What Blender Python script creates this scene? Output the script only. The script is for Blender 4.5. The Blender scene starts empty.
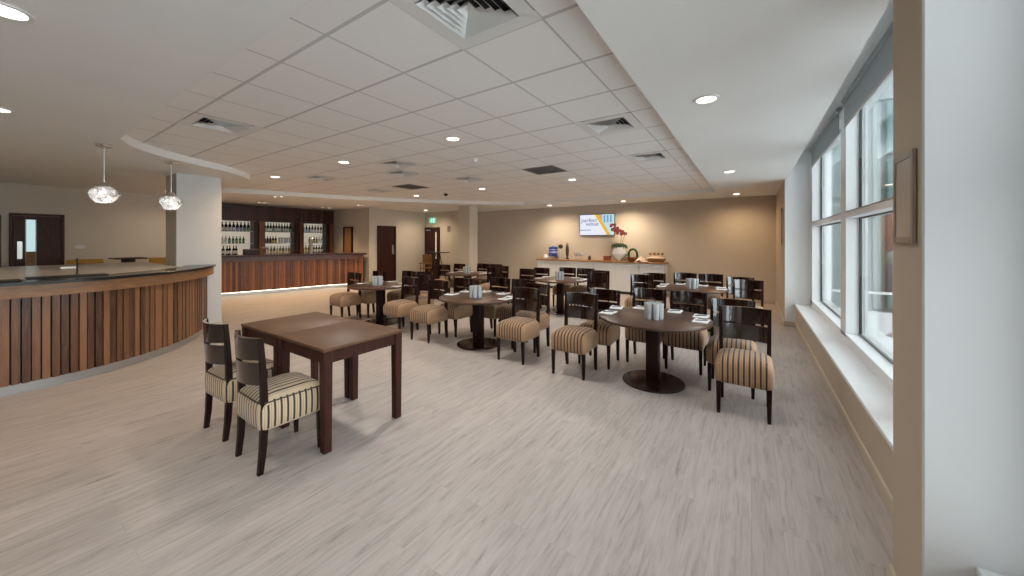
import bpy, bmesh, math, random
from mathutils import Vector, Matrix
random.seed(7)
PI = math.pi
sc = bpy.context.scene
C = sc.collection

# ------------------------------------------------------------------ materials
def newmat(name):
    m = bpy.data.materials.new(name); m.use_nodes = True
    nt = m.node_tree; nt.nodes.clear()
    out = nt.nodes.new('ShaderNodeOutputMaterial')
    return m, nt, out
def N(nt, kind, **kw):
    n = nt.nodes.new(kind)
    for k, v in kw.items():
        if k.startswith('_'): setattr(n, k[1:], v)
        else: n.inputs[k.replace('__', ' ')].default_value = v
    return n
def rgb(c): return (c[0], c[1], c[2], 1.0)
def pm(name, col, rough=.5, metal=0., coat=0., spec=.5, noise=0., nscale=8., stretch=(1, 1, 1), col2=None, bump=0., trans=0., emit=None, estr=0.):
    m, nt, out = newmat(name)
    b = N(nt, 'ShaderNodeBsdfPrincipled', Roughness=rough, Metallic=metal)
    b.inputs['Coat Weight'].default_value = coat
    b.inputs['Coat Roughness'].default_value = .08
    b.inputs['Specular IOR Level'].default_value = spec
    b.inputs['Base Color'].default_value = rgb(col)
    if trans: b.inputs['Transmission Weight'].default_value = trans
    if emit:
        b.inputs['Emission Color'].default_value = rgb(emit); b.inputs['Emission Strength'].default_value = estr
    if noise or col2:
        tc = N(nt, 'ShaderNodeTexCoord'); mp = N(nt, 'ShaderNodeMapping'); mp.inputs['Scale'].default_value = stretch
        nz = N(nt, 'ShaderNodeTexNoise', Scale=nscale, Detail=5.)
        nt.links.new(tc.outputs['Object'], mp.inputs['Vector']); nt.links.new(mp.outputs[0], nz.inputs['Vector'])
        cr = N(nt, 'ShaderNodeValToRGB')
        c2 = col2 or tuple(x*(1-noise) for x in col)
        cr.color_ramp.elements[0].position = .3; cr.color_ramp.elements[1].position = .7
        cr.color_ramp.elements[0].color = rgb(c2); cr.color_ramp.elements[1].color = rgb(col)
        nt.links.new(nz.outputs['Fac'], cr.inputs['Fac']); nt.links.new(cr.outputs[0], b.inputs['Base Color'])
        if bump:
            bp = N(nt, 'ShaderNodeBump', Strength=bump, Distance=.01)
            nt.links.new(nz.outputs['Fac'], bp.inputs['Height']); nt.links.new(bp.outputs[0], b.inputs['Normal'])
    nt.links.new(b.outputs[0], out.inputs[0])
    return m
def glassmat(name, tint, gloss=.12, solid=0.):
    m, nt, out = newmat(name)
    tr = N(nt, 'ShaderNodeBsdfTransparent', Color=rgb(tint)); gl = N(nt, 'ShaderNodeBsdfGlossy', Roughness=.03)
    lw = N(nt, 'ShaderNodeLayerWeight', Blend=.25)
    mx = N(nt, 'ShaderNodeMixShader')
    mul = N(nt, 'ShaderNodeMath', _operation='MULTIPLY_ADD'); mul.inputs[1].default_value = .7; mul.inputs[2].default_value = gloss*.3
    nt.links.new(lw.outputs['Fresnel'], mul.inputs[0]); nt.links.new(mul.outputs[0], mx.inputs[0])
    last = tr
    if solid:
        df = N(nt, 'ShaderNodeBsdfDiffuse', Color=(.9, .93, .95, 1)); m2 = N(nt, 'ShaderNodeMixShader', Fac=solid)
        nt.links.new(tr.outputs[0], m2.inputs[1]); nt.links.new(df.outputs[0], m2.inputs[2]); last = m2
    nt.links.new(last.outputs[0], mx.inputs[1]); nt.links.new(gl.outputs[0], mx.inputs[2]); nt.links.new(mx.outputs[0], out.inputs[0])
    return m
def emis(name, col, s):
    m, nt, out = newmat(name); e = N(nt, 'ShaderNodeEmission', Color=rgb(col), Strength=s); nt.links.new(e.outputs[0], out.inputs[0]); return m

def floor_mat():
    m, nt, out = newmat('laminate_planks')
    tc = N(nt, 'ShaderNodeTexCoord')
    mp = N(nt, 'ShaderNodeMapping'); mp.inputs['Rotation'].default_value = (0, 0, PI/2)
    nt.links.new(tc.outputs['Object'], mp.inputs['Vector'])
    br = N(nt, 'ShaderNodeTexBrick', _offset=.37, Scale=1., Color1=(.0, .0, .0, 1), Color2=(1, 1, 1, 1), Mortar=(.5, .5, .5, 1))
    br.inputs['Brick Width'].default_value = 1.25; br.inputs['Row Height'].default_value = .15; br.inputs['Mortar Size'].default_value = .0012
    nt.links.new(mp.outputs[0], br.inputs['Vector'])
    # offset grain per plank
    ad = N(nt, 'ShaderNodeVectorMath', _operation='MULTIPLY_ADD'); ad.inputs[1].default_value = (7, 3, 5)
    nt.links.new(br.outputs['Color'], ad.inputs[0]); nt.links.new(tc.outputs['Object'], ad.inputs[2])
    m2 = N(nt, 'ShaderNodeMapping'); m2.inputs['Scale'].default_value = (15, 1.3, 1)
    nt.links.new(ad.outputs[0], m2.inputs['Vector'])
    nz = N(nt, 'ShaderNodeTexNoise', Scale=2.1, Detail=9., Roughness=.66, Distortion=.8); nt.links.new(m2.outputs[0], nz.inputs['Vector'])
    cr = N(nt, 'ShaderNodeValToRGB'); e = cr.color_ramp.elements
    e[0].position = .25; e[0].color = (.20, .168, .15, 1); e[1].position = .50; e[1].color = (.435, .385, .358, 1)
    k = e.new(.37); k.color = (.355, .308, .283, 1); k = e.new(.72); k.color = (.50, .45, .425, 1)
    nt.links.new(nz.outputs['Fac'], cr.inputs['Fac'])
    hs = N(nt, 'ShaderNodeHueSaturation'); mr = N(nt, 'ShaderNodeMapRange')
    mr.inputs['To Min'].default_value = .96; mr.inputs['To Max'].default_value = 1.03
    nt.links.new(br.outputs['Color'], mr.inputs['Value']); nt.links.new(mr.outputs[0], hs.inputs['Value']); nt.links.new(cr.outputs[0], hs.inputs['Color'])
    mx = N(nt, 'ShaderNodeMix', _data_type='RGBA'); mx.inputs['B'].default_value = (.27, .23, .2, 1)
    ml = N(nt, 'ShaderNodeMath', _operation='MULTIPLY'); ml.inputs[1].default_value = .35
    nt.links.new(br.outputs['Fac'], ml.inputs[0]); nt.links.new(ml.outputs[0], mx.inputs['Factor']); nt.links.new(hs.outputs[0], mx.inputs['A'])
    b = N(nt, 'ShaderNodeBsdfPrincipled', Roughness=.42); b.inputs['Specular IOR Level'].default_value = .4
    nt.links.new(mx.outputs['Result'], b.inputs['Base Color'])
    nt.links.new(b.outputs[0], out.inputs[0]); return m

def tile_mat():
    m, nt, out = newmat('ceiling_tiles')
    tc = N(nt, 'ShaderNodeTexCoord'); sp = N(nt, 'ShaderNodeSeparateXYZ'); nt.links.new(tc.outputs['Object'], sp.inputs[0])
    def line(sock, off, w):
        a = N(nt, 'ShaderNodeMath', _operation='ADD'); a.inputs[1].default_value = off
        nt.links.new(sock, a.inputs[0])
        d = N(nt, 'ShaderNodeMath', _operation='PINGPONG'); d.inputs[1].default_value = .3; nt.links.new(a.outputs[0], d.inputs[0])
        l = N(nt, 'ShaderNodeMath', _operation='LESS_THAN'); l.inputs[1].default_value = w; nt.links.new(d.outputs[0], l.inputs[0]); return l
    lx = line(sp.outputs['X'], 1.0, .008); ly = line(sp.outputs['Y'], -1.81, .013)
    mxm = N(nt, 'ShaderNodeMath', _operation='MAXIMUM'); nt.links.new(lx.outputs[0], mxm.inputs[0]); nt.links.new(ly.outputs[0], mxm.inputs[1])
    mx = N(nt, 'ShaderNodeMix', _data_type='RGBA'); mx.inputs['A'].default_value = (.84, .83, .82, 1); mx.inputs['B'].default_value = (.56, .55, .545, 1)
    nt.links.new(mxm.outputs[0], mx.inputs['Factor'])
    b = N(nt, 'ShaderNodeBsdfPrincipled', Roughness=.85); nt.links.new(mx.outputs['Result'], b.inputs['Base Color']); nt.links.new(b.outputs[0], out.inputs[0])
    return m

def stripe_mat(name, light, dark, mid):
    m, nt, out = newmat(name)
    uv = N(nt, 'ShaderNodeUVMap', _uv_map='UVMap'); sp = N(nt, 'ShaderNodeSeparateXYZ'); nt.links.new(uv.outputs[0], sp.inputs[0])
    md = N(nt, 'ShaderNodeMath', _operation='MODULO'); md.inputs[1].default_value = .042
    ad = N(nt, 'ShaderNodeMath', _operation='ADD'); ad.inputs[1].default_value = 4.2 + .0273; nt.links.new(sp.outputs[0], ad.inputs[0]); nt.links.new(ad.outputs[0], md.inputs[0])
    dv = N(nt, 'ShaderNodeMath', _operation='DIVIDE'); dv.inputs[1].default_value = .042; nt.links.new(md.outputs[0], dv.inputs[0])
    cr = N(nt, 'ShaderNodeValToRGB'); cr.color_ramp.interpolation = 'CONSTANT'; e = cr.color_ramp.elements
    e[0].position = 0; e[0].color = rgb(light); e[1].position = .30; e[1].color = rgb(mid)
    for p, c in ((.36, light), (.62, mid), (.67, dark), (.94, mid)):
        k = e.new(p); k.color = rgb(c)
    nt.links.new(dv.outputs[0], cr.inputs[0])
    tc = N(nt, 'ShaderNodeTexCoord'); nz = N(nt, 'ShaderNodeTexNoise', Scale=300., Detail=2.); nt.links.new(tc.outputs['Object'], nz.inputs['Vector'])
    bp = N(nt, 'ShaderNodeBump', Strength=.3, Distance=.002); nt.links.new(nz.outputs['Fac'], bp.inputs['Height'])
    b = N(nt, 'ShaderNodeBsdfPrincipled', Roughness=.75); b.inputs['Sheen Weight'].default_value = .2
    nt.links.new(cr.outputs[0], b.inputs['Base Color']); nt.links.new(bp.outputs[0], b.inputs['Normal']); nt.links.new(b.outputs[0], out.inputs[0])
    return m

def slat_mat(name, a, b_, rough=.4):
    m, nt, out = newmat(name)
    uv = N(nt, 'ShaderNodeUVMap', _uv_map='UVMap'); sp = N(nt, 'ShaderNodeSeparateXYZ'); nt.links.new(uv.outputs[0], sp.inputs[0])
    fl = N(nt, 'ShaderNodeMath', _operation='FLOOR'); nt.links.new(sp.outputs[0], fl.inputs[0])
    wn = N(nt, 'ShaderNodeTexWhiteNoise', _noise_dimensions='1D'); nt.links.new(fl.outputs[0], wn.inputs['W'])
    tc = N(nt, 'ShaderNodeTexCoord'); mp = N(nt, 'ShaderNodeMapping'); mp.inputs['Scale'].default_value = (14, 14, 1.2)
    nt.links.new(tc.outputs['Object'], mp.inputs[0])
    nz = N(nt, 'ShaderNodeTexNoise', Scale=3., Detail=6., Distortion=1.); nt.links.new(mp.outputs[0], nz.inputs['Vector'])
    mth = N(nt, 'ShaderNodeMath', _operation='MULTIPLY_ADD'); mth.inputs[1].default_value = .55
    nt.links.new(wn.outputs['Value'], mth.inputs[0])
    m3 = N(nt, 'ShaderNodeMath', _operation='MULTIPLY'); m3.inputs[1].default_value = .6; nt.links.new(nz.outputs['Fac'], m3.inputs[0]); nt.links.new(m3.outputs[0], mth.inputs[2])
    cr = N(nt, 'ShaderNodeValToRGB'); e = cr.color_ramp.elements
    e[0].position = .25; e[0].color = rgb(a); e[1].position = .8; e[1].color = rgb(b_)
    nt.links.new(mth.outputs[0], cr.inputs[0])
    b = N(nt, 'ShaderNodeBsdfPrincipled', Roughness=rough); nt.links.new(cr.outputs[0], b.inputs['Base Color']); nt.links.new(b.outputs[0], out.inputs[0])
    return m

def facade_mat():
    m, nt, out = newmat('teal_glazing')
    b = N(nt, 'ShaderNodeBsdfPrincipled', Roughness=.12); b.inputs['Base Color'].default_value = (.10, .30, .32, 1)
    tc = N(nt, 'ShaderNodeTexCoord'); nz = N(nt, 'ShaderNodeTexNoise', Scale=.8, Detail=2.); nt.links.new(tc.outputs['Object'], nz.inputs['Vector'])
    cr = N(nt, 'ShaderNodeValToRGB'); e = cr.color_ramp.elements
    e[0].position = .35; e[0].color = (.02, .10, .115, 1); e[1].position = .65; e[1].color = (.10, .19, .20, 1)
    nt.links.new(nz.outputs['Fac'], cr.inputs[0]); nt.links.new(cr.outputs[0], b.inputs['Base Color']); nt.links.new(b.outputs[0], out.inputs[0])
    return m

M = {}
M['floor'] = floor_mat()
M['tiles'] = tile_mat()
M['plaster'] = pm('ceiling_plaster', (.82, .82, .81), .9, noise=.03, nscale=2)
M['wall'] = pm('beige_wall_paint', (.57, .505, .43), .85, noise=.04, nscale=1.5)
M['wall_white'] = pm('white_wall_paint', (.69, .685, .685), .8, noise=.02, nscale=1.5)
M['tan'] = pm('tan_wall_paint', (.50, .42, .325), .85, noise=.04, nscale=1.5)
M['pillar_daylit'] = pm('pillar_daylit_side', (.62, .62, .62), .85, noise=.02)
M['skirting'] = pm('beige_skirting', (.5, .43, .34), .55, noise=.05)
M['frame_white'] = pm('white_window_frame', (.78, .79, .80), .45, noise=.02)
M['alu'] = pm('grey_aluminium', (.42, .38, .36), .4, metal=.6, noise=.05)
M['glass'] = glassmat('window_glass', (.93, .965, .965))
M['dark'] = pm('espresso_wood', (.018, .0052, .0036), .42, spec=.2, noise=.5, nscale=6, stretch=(8, 8, 1))
M['dark_gloss'] = pm('glossy_espresso_wood', (.017, .0048, .0034), .10, spec=.5, coat=1., noise=.5, nscale=5, stretch=(1, 8, 8))
_b = [n for n in M['dark_gloss'].node_tree.nodes if n.type == 'BSDF_PRINCIPLED'][0]; _b.inputs['IOR'].default_value = 1.6; _b.inputs['Coat IOR'].default_value = 1.6
M['base_gloss'] = pm('dark_lacquered_base', (.018, .006, .004), .25, spec=.4, noise=.3, nscale=6)
M['table_top'] = pm('brown_table_veneer', (.075, .034, .019), .34, spec=.35, noise=.35, nscale=4, stretch=(1, 12, 1))
M['sq_top'] = pm('worn_brown_table_veneer', (.14, .066, .032), .46, spec=.35, noise=.3, nscale=4, stretch=(1.5, 14, 1))
M['sq_leg'] = pm('red_brown_table_wood', (.055, .016, .010), .45, spec=.22, noise=.45, nscale=5, stretch=(10, 10, 1))
M['stripe'] = stripe_mat('tan_striped_fabric', (.37, .22, .118), (.026, .010, .008), (.16, .08, .043))
M['stripe_cream'] = stripe_mat('cream_striped_fabric', (.56, .425, .285), (.020, .012, .009), (.30, .21, .13))
M['slat'] = slat_mat('mixed_walnut_slats', (.055, .021, .011), (.27, .125, .062))
M['slat_red'] = slat_mat('red_walnut_slats', (.085, .023, .010), (.40, .145, .05))
M['slat_dark'] = slat_mat('dark_red_slats', (.022, .006, .005), (.075, .018, .013))
M['fascia'] = pm('warm_walnut', (.27, .135, .065), .4, noise=.35, nscale=3, stretch=(2, 2, 14))
M['fascia_red'] = pm('red_walnut', (.13, .045, .022), .35, noise=.4, nscale=3, stretch=(2, 2, 14))
M['post_wood'] = pm('orange_walnut_post', (.22, .085, .03), .4, noise=.35, nscale=4, stretch=(10, 10, 1))
M['kick'] = pm('brushed_steel_kick', (.50, .50, .50), .35, metal=.85, noise=.12, nscale=10, stretch=(1, 1, 20))
M['granite'] = pm('dark_granite', (.020, .019, .019), .22, spec=.35, noise=.4, nscale=60)
M['stone'] = pm('pale_worktop', (.50, .46, .42), .3, noise=.06, nscale=20)
M['black'] = pm('matt_black', (.012, .012, .012), .6, noise=.2)
M['door'] = pm('dark_mahogany_door', (.045, .010, .006), .38, spec=.35, noise=.45, nscale=4, stretch=(8, 8, 1))
M['door_brown'] = pm('brown_walnut_door', (.075, .030, .018), .5, spec=.25, noise=.5, nscale=4, stretch=(8, 8, 1))
M['door_orange'] = pm('orange_oak_door', (.32, .15, .045), .4, noise=.3, nscale=4, stretch=(8, 8, 1))
M['chrome'] = pm('chrome', (.75, .75, .75), .15, metal=1., noise=.05)
M['steel'] = pm('satin_steel', (.6, .6, .6), .35, metal=1., noise=.05)
M['white'] = pm('white_laminate', (.74, .75, .76), .4, noise=.02)
M['paper'] = pm('white_paper', (.85, .85, .86), .7, noise=.02)
M['ink'] = pm('navy_print', (.03, .04, .09), .6, noise=.1)
M['sidetop'] = pm('honey_wood_top', (.40, .20, .085), .4, noise=.3, nscale=4, stretch=(1, 12, 1))
M['lamp'] = emis('downlight_lens', (1., .9, .72), 9.)
M['lampcool'] = emis('pendant_bulb', (1., .95, .88), 4.)
M['trimwhite'] = pm('white_metal_trim', (.75, .75, .74), .45, noise=.02)
M['void'] = pm('duct_black', (.02, .02, .02), .9, noise=.2)
M['retgrille'] = pm('grey_return_grille', (.16, .155, .15), .6, noise=.1)
M['crystal'] = glassmat('faceted_crystal', (.85, .85, .88), 2.2, .42)
_nt = M['crystal'].node_tree; _tc = N(_nt, 'ShaderNodeTexCoord'); _vo = N(_nt, 'ShaderNodeTexVoronoi', Scale=22.)
_cr = N(_nt, 'ShaderNodeValToRGB'); _cr.color_ramp.elements[0].color = (.05, .05, .05, 1); _cr.color_ramp.elements[1].color = (.95, .95, .95, 1); _cr.color_ramp.elements[1].position = .7
_nt.links.new(_tc.outputs['Object'], _vo.inputs['Vector']); _nt.links.new(_vo.outputs['Color'], _cr.inputs[0])
_tl = N(_nt, 'ShaderNodeBsdfTranslucent', Color=(.95, .95, .97, 1)); _df = [n for n in _nt.nodes if n.type == 'BSDF_DIFFUSE'][0]; _ad = N(_nt, 'ShaderNodeMixShader', Fac=.55); _to = _df.outputs[0].links[0].to_socket
_nt.links.new(_df.outputs[0], _ad.inputs[1]); _nt.links.new(_tl.outputs[0], _ad.inputs[2]); _nt.links.new(_ad.outputs[0], _to)
_ms = _to.node; _nt.links.new(_cr.outputs[0], _ms.inputs[0])
M['tumbler'] = glassmat('tumbler_glass', (.96, .97, .98), .5, .38)
M['blind'] = pm('grey_blind_fabric', (.30, .31, .31), .8, noise=.06, nscale=120)
M['mustard'] = pm('mustard_fabric', (.42, .24, .035), .8, noise=.15, nscale=30)
M['backlit'] = pm('backlit_cream_panel', (.8, .72, .6), .5, noise=.05, emit=(1., .88, .72), estr=.26)
M['tealglass'] = facade_mat()
M['facpale'] = pm('pale_cladding', (.30, .34, .34), .6, noise=.04)
M['tealpale'] = pm('pale_teal_glazing', (.16, .215, .215), .15, noise=.15, nscale=1.5)
M['redpanel'] = pm('maroon_cladding', (.09, .022, .03), .6, noise=.15)
M['bluepanel'] = pm('slate_blue_cladding', (.04, .045, .09), .6, noise=.15)
M['facwhite'] = pm('grey_cladding', (.215, .25, .25), .6, noise=.04)
M['paving'] = pm('pale_paving', (.78, .79, .79), .8, noise=.1, nscale=3)
M['blue'] = pm('blue_plastic', (.02, .05, .32), .35, noise=.2)
M['ltblue'] = pm('pale_blue_plastic', (.35, .42, .7), .4, noise=.1)
M['leaf'] = pm('orchid_leaf', (.03, .06, .02), .45, noise=.3)
M['stem'] = pm('green_stem', (.16, .17, .08), .6, noise=.2)
M['petal'] = pm('dark_red_petal', (.16, .02, .025), .6, noise=.4, nscale=20)
M['terracotta'] = pm('terracotta', (.25, .07, .03), .6, noise=.2)
M['wicker'] = pm('wicker', (.34, .19, .08), .7, noise=.5, nscale=60)
M['cloth'] = pm('pale_cloth', (.72, .55, .45), .8, noise=.15, nscale=20)
M['bread'] = pm('bread_crust', (.42, .22, .08), .7, noise=.4, nscale=20)
M['walnutmill'] = pm('dark_wood_mill', (.06, .025, .012), .4, noise=.4)
M['bg_green'] = pm('green_bottle_glass', (.02, .12, .035), .12, noise=.2)
M['bg_dark'] = pm('dark_bottle_glass', (.012, .012, .014), .12, noise=.2)
M['bg_brown'] = pm('brown_bottle_glass', (.07, .03, .01), .12, noise=.2)
M['bg_clear'] = glassmat('clear_bottle_glass', (.8, .85, .85), .6, .2)
M['bg_amber'] = pm('amber_bottle', (.22, .14, .03), .15, noise=.2)
M['label_w'] = pm('white_bottle_label', (.72, .70, .66), .6, noise=.08)
M['label_b'] = pm('blue_bottle_label', (.3, .32, .6), .6, noise=.08)
M['label_g'] = pm('green_bottle_label', (.15, .32, .2), .6, noise=.08)
M['label_y'] = pm('yellow_bottle_label', (.55, .45, .1), .6, noise=.08)
M['screen'] = emis('screen_white', (.86, .89, 1.), .85)
M['s_yellow'] = emis('screen_yellow', (.92, .55, .05), .8)
M['s_orange'] = emis('screen_peach', (.85, .45, .25), .7)
M['s_blue'] = emis('screen_photo_blue', (.25, .45, .75), .7)
M['s_teal'] = emis('glowing_teal', (.6, .82, .85), .8)
M['s_ink'] = emis('screen_text_navy', (.10, .13, .33), .8)
M['exit_green'] = emis('exit_sign_green', (.12, .62, .36), .9)
M['exit_white'] = emis('exit_sign_white', (.85, 1., .92), 1.1)
M['olive'] = pm('olive_corridor_paint', (.17, .16, .12), .85, noise=.05)
M['signgrey'] = pm('taupe_metal_sign', (.33, .28, .24), .35, metal=.4, noise=.05)
M['signface'] = pm('taupe_sign_face', (.42, .36, .31), .3, noise=.04)
M['highchair'] = pm('orange_beech', (.30, .12, .03), .5, noise=.3, nscale=6, stretch=(8, 8, 1))
M['glow'] = emis('kick_strip_light', (1., .86, .62), 9.)

# ------------------------------------------------------------------ mesh building
class MB:
    def __init__(s): s.bm = bmesh.new(); s.uv = None; s.mi = 0
    def _mark(s, faces):
        for f in faces: f.material_index = s.mi
    def box(s, c, d, bev=0., taper=None, rot=None, seg=1):
        b = bmesh.new(); bmesh.ops.create_cube(b, size=1.)
        for v in b.verts:
            k = 1. if not taper or v.co.z > 0 else taper
            v.co = Vector((v.co.x*d[0]*k, v.co.y*d[1]*k, v.co.z*d[2]))
        if bev: bmesh.ops.bevel(b, geom=list(b.edges), offset=bev, segments=seg, affect='EDGES', profile=.5)
        mat = Matrix.Translation(Vector(c))
        if rot is not None: mat = mat @ (rot if isinstance(rot, Matrix) else Matrix.Rotation(rot, 4, 'Z'))
        s.add(b, mat); return s
    def add(s, b, mat=None):
        vm = {}
        for v in b.verts: vm[v] = s.bm.verts.new((mat @ v.co) if mat else v.co)
        for f in b.faces:
            try: nf = s.bm.faces.new([vm[v] for v in f.verts]); nf.material_index = s.mi
            except ValueError: pass
        b.free()
    def rings(s, rs, cap0=True, cap1=True, close=True):
        """rs: list of rings (lists of points, equal length) -> skin"""
        V = [[s.bm.verts.new(p) for p in r] for r in rs]
        n = len(V[0]); fs = []
        for a, b in zip(V[:-1], V[1:]):
            for i in range(n if close else n-1):
                j = (i+1) % n
                try: fs.append(s.bm.faces.new((a[i], a[j], b[j], b[i])))
                except ValueError: pass
        if cap0: fs.append(s.bm.faces.new(V[0][::-1]))
        if cap1: fs.append(s.bm.faces.new(V[-1]))
        s._mark(fs); return fs
    def lathe(s, prof, c=(0, 0, 0), seg=20, cap0=True, cap1=True, mat=None, sx=1, sy=1):
        rs = []
        for r, z in prof:
            ring = []
            for i in range(seg):
                a = 2*PI*i/seg; p = Vector((r*math.cos(a)*sx, r*math.sin(a)*sy, z))
                if mat: p = mat @ p
                ring.append(Vector(c)+p)
            rs.append(ring)
        return s.rings(rs, cap0, cap1)
    def tube(s, pts, r, seg=8, closed=False, sq=None):
        pts = [Vector(p) for p in pts]; n = len(pts); rs = []
        rr = r if isinstance(r, (list, tuple)) else [r]*n
        up = Vector((0, 0, 1))
        for i, p in enumerate(pts):
            if closed: t = pts[(i+1) % n]-pts[i-1]
            else: t = pts[min(i+1, n-1)]-pts[max(i-1, 0)]
            t.normalize(); u = up if abs(t.dot(up)) < .95 else Vector((0, 1, 0))
            a = t.cross(u).normalized(); b = a.cross(t)
            rs.append([p+a*rr[i]*math.cos(2*PI*k/seg+PI/seg)+b*rr[i]*math.sin(2*PI*k/seg+PI/seg) for k in range(seg)])
        if closed: rs.append(rs[0]); return s.rings(rs, False, False)
        return s.rings(rs)
    def prism(s, poly, z0, z1):
        return s.rings([[(x, y, z0) for x, y in poly], [(x, y, z1) for x, y in poly]])
    def build(s, name, mat, parent=None, sharp=.6, smooth=True):
        bm = s.bm
        bmesh.ops.remove_doubles(bm, verts=bm.verts, dist=1e-5)
        bmesh.ops.recalc_face_normals(bm, faces=bm.faces)
        for f in bm.faces: f.smooth = smooth
        for e in bm.edges:
            if len(e.link_faces) == 2 and e.calc_face_angle(0) > sharp: e.smooth = False
        me = bpy.data.meshes.new(name); bm.to_mesh(me); bm.free()
        for m in (mat if isinstance(mat, (list, tuple)) else [mat]): me.materials.append(m)
        o = bpy.data.objects.new(name, me); C.objects.link(o)
        if parent is not None: o.parent = parent
        return o

LABELS = {}
def tag(o, label, cat, group=None, kind=None):
    n = len(label.split()); assert 4 <= n <= 16, (n, label)
    LABELS.setdefault(label, []).append((o.name, group))
    o['label'] = label; o['category'] = cat
    if group: o['group'] = group
    if kind: o['kind'] = kind
    return o
def empty(name, loc=(0, 0, 0), rz=0.):
    o = bpy.data.objects.new(name, None); C.objects.link(o); o.location = loc; o.rotation_euler = (0, 0, rz); o.empty_display_size = .1
    return o
def struct(o):
    o['kind'] = 'structure'; return o
def copy_tree(o, parent=None):
    c = o.copy(); C.objects.link(c)
    if parent is not None: c.parent = parent
    for ch in list(o.children): copy_tree(ch, c)
    return c
def catmull(pts, per=10):
    P = [Vector(p) for p in pts]; P = [P[0]*2-P[1]]+P+[P[-1]*2-P[-2]]; out = []
    for i in range(1, len(P)-2):
        for k in range(per):
            t = k/per; a, b, c, d = P[i-1:i+3]
            out.append(.5*((2*b)+(c-a)*t+(2*a-5*b+4*c-d)*t*t+(3*b-a-3*c+d)*t**3))
    out.append(P[-2]); return out
def resample(pts, step):
    out = [pts[0].copy()]; acc = 0.
    for a, b in zip(pts[:-1], pts[1:]):
        L = (b-a).length; t = step-acc
        while t <= L+1e-9:
            out.append(a+(b-a)*(t/L)); t += step
        acc = (acc+L) % step
    return out
def normals(path, side):
    ns = []
    for i in range(len(path)):
        t = path[min(i+1, len(path)-1)]-path[max(i-1, 0)]; t.normalize(); ns.append(Vector((t.y, -t.x))*side)
    return ns
def sweep(mb, path, ns, prof):
    """closed profile [(offset,z)] swept along 2-D path"""
    mb.rings([[(p.x+n.x*o, p.y+n.y*o, z) for o, z in prof] for p, n in zip(path, ns)])

# ------------------------------------------------------------------ room shell
ZB, ZT = 2.80, 2.90
XW = .70           # low wall face under the window
XG = 1.05          # glass plane
mb = MB(); mb.box((-6.5, 3.8, -.05), (16.4, 15.6, .1)); struct(mb.build('floor', M['floor']))

# raised tiled ceiling: 0.6 m cells, the cells taken by grilles stay open
VENTS = [(-1.3, 1.51), (-4.9, 1.51), (-1.3, 3.91), (-4.9, 3.91), (-7.3, 3.91), (-1.3, 5.71), (-4.9, 5.71), (-5.5, 4.51), (-7.9, 5.71)]
RETURNS = [(-3.1, 5.71), (-6.7, 5.71)]
skip = {(round(x, 1), round(y, 2)) for x, y in VENTS+RETURNS}
mb = MB()
x = -.7
for i in range(-1, 19):
    cx = -1.3-.6*i
    for j in range(-2, 15):
        cy = 1.51+.6*j
        if (round(cx, 1), round(cy, 2)) in skip: continue
        vs = [mb.bm.verts.new((cx+a*.3, cy+b*.3, ZT)) for a, b in ((-1, -1), (1, -1), (1, 1), (-1, 1))]
        mb.bm.faces.new(vs)
struct(mb.build('ceiling', M['tiles']))
# plaster border with the curved cut-out
edge = [(-.72, .92), (-.72, 9.95), (-6.2, 9.95)]
edge += [tuple(p) for p in catmull([(-6.2, 9.95), (-7.3, 8.95), (-8.2, 7.9), (-9.4, 6.15), (-9.95, 4.8), (-10.5, 3.6), (-10.75, 3.2)], 6)][1:]
edge += [(-8.1, 2.95)]
edge += [tuple(p) for p in catmull([(-7.78, 2.75), (-7.45, 2.38), (-7.2, 1.95), (-6.85, 1.45), (-6.45, 1.1), (-6.05, .92)], 6)]
outer = [(1.2, -4.), (1.2, 1.), (XW-.12, 1.), (XW-.12, 11.6), (-14.2, 11.6), (-14.2, -4.)]
outer = [(.57, -3.7), (.57, 11.5), (-14.1, 11.5), (-14.1, -3.7)]
mb = MB(); bm = mb.bm
def loop(pts, z):
    vs = [bm.verts.new((p[0], p[1], z)) for p in pts]
    return vs, [bm.edges.new((vs[i], vs[(i+1) % len(vs)])) for i in range(len(vs))]
v1, e1 = loop(outer, ZB); v2, e2 = loop(edge, ZB)
bmesh.ops.triangle_fill(bm, use_beauty=True, use_dissolve=False, edges=e1+e2)
v3 = [bm.verts.new((v.co.x, v.co.y, ZT+.02)) for v in v2]
for i in range(len(v2)):
    j = (i+1) % len(v2); bm.faces.new((v2[i], v2[j], v3[j], v3[i]))
v4 = [bm.verts.new((v.co.x, v.co.y, 3.32)) for v in v1[:2]]
bm.faces.new((v1[0], v1[1], v4[1], v4[0]))
struct(mb.build('ceiling_border', M['plaster'], smooth=False))
mb = MB(); mb.box((.9, 3.9, 3.35), (.75, 15.4, .06)); struct(mb.build('ceiling_window_recess', M['plaster']))

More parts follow.
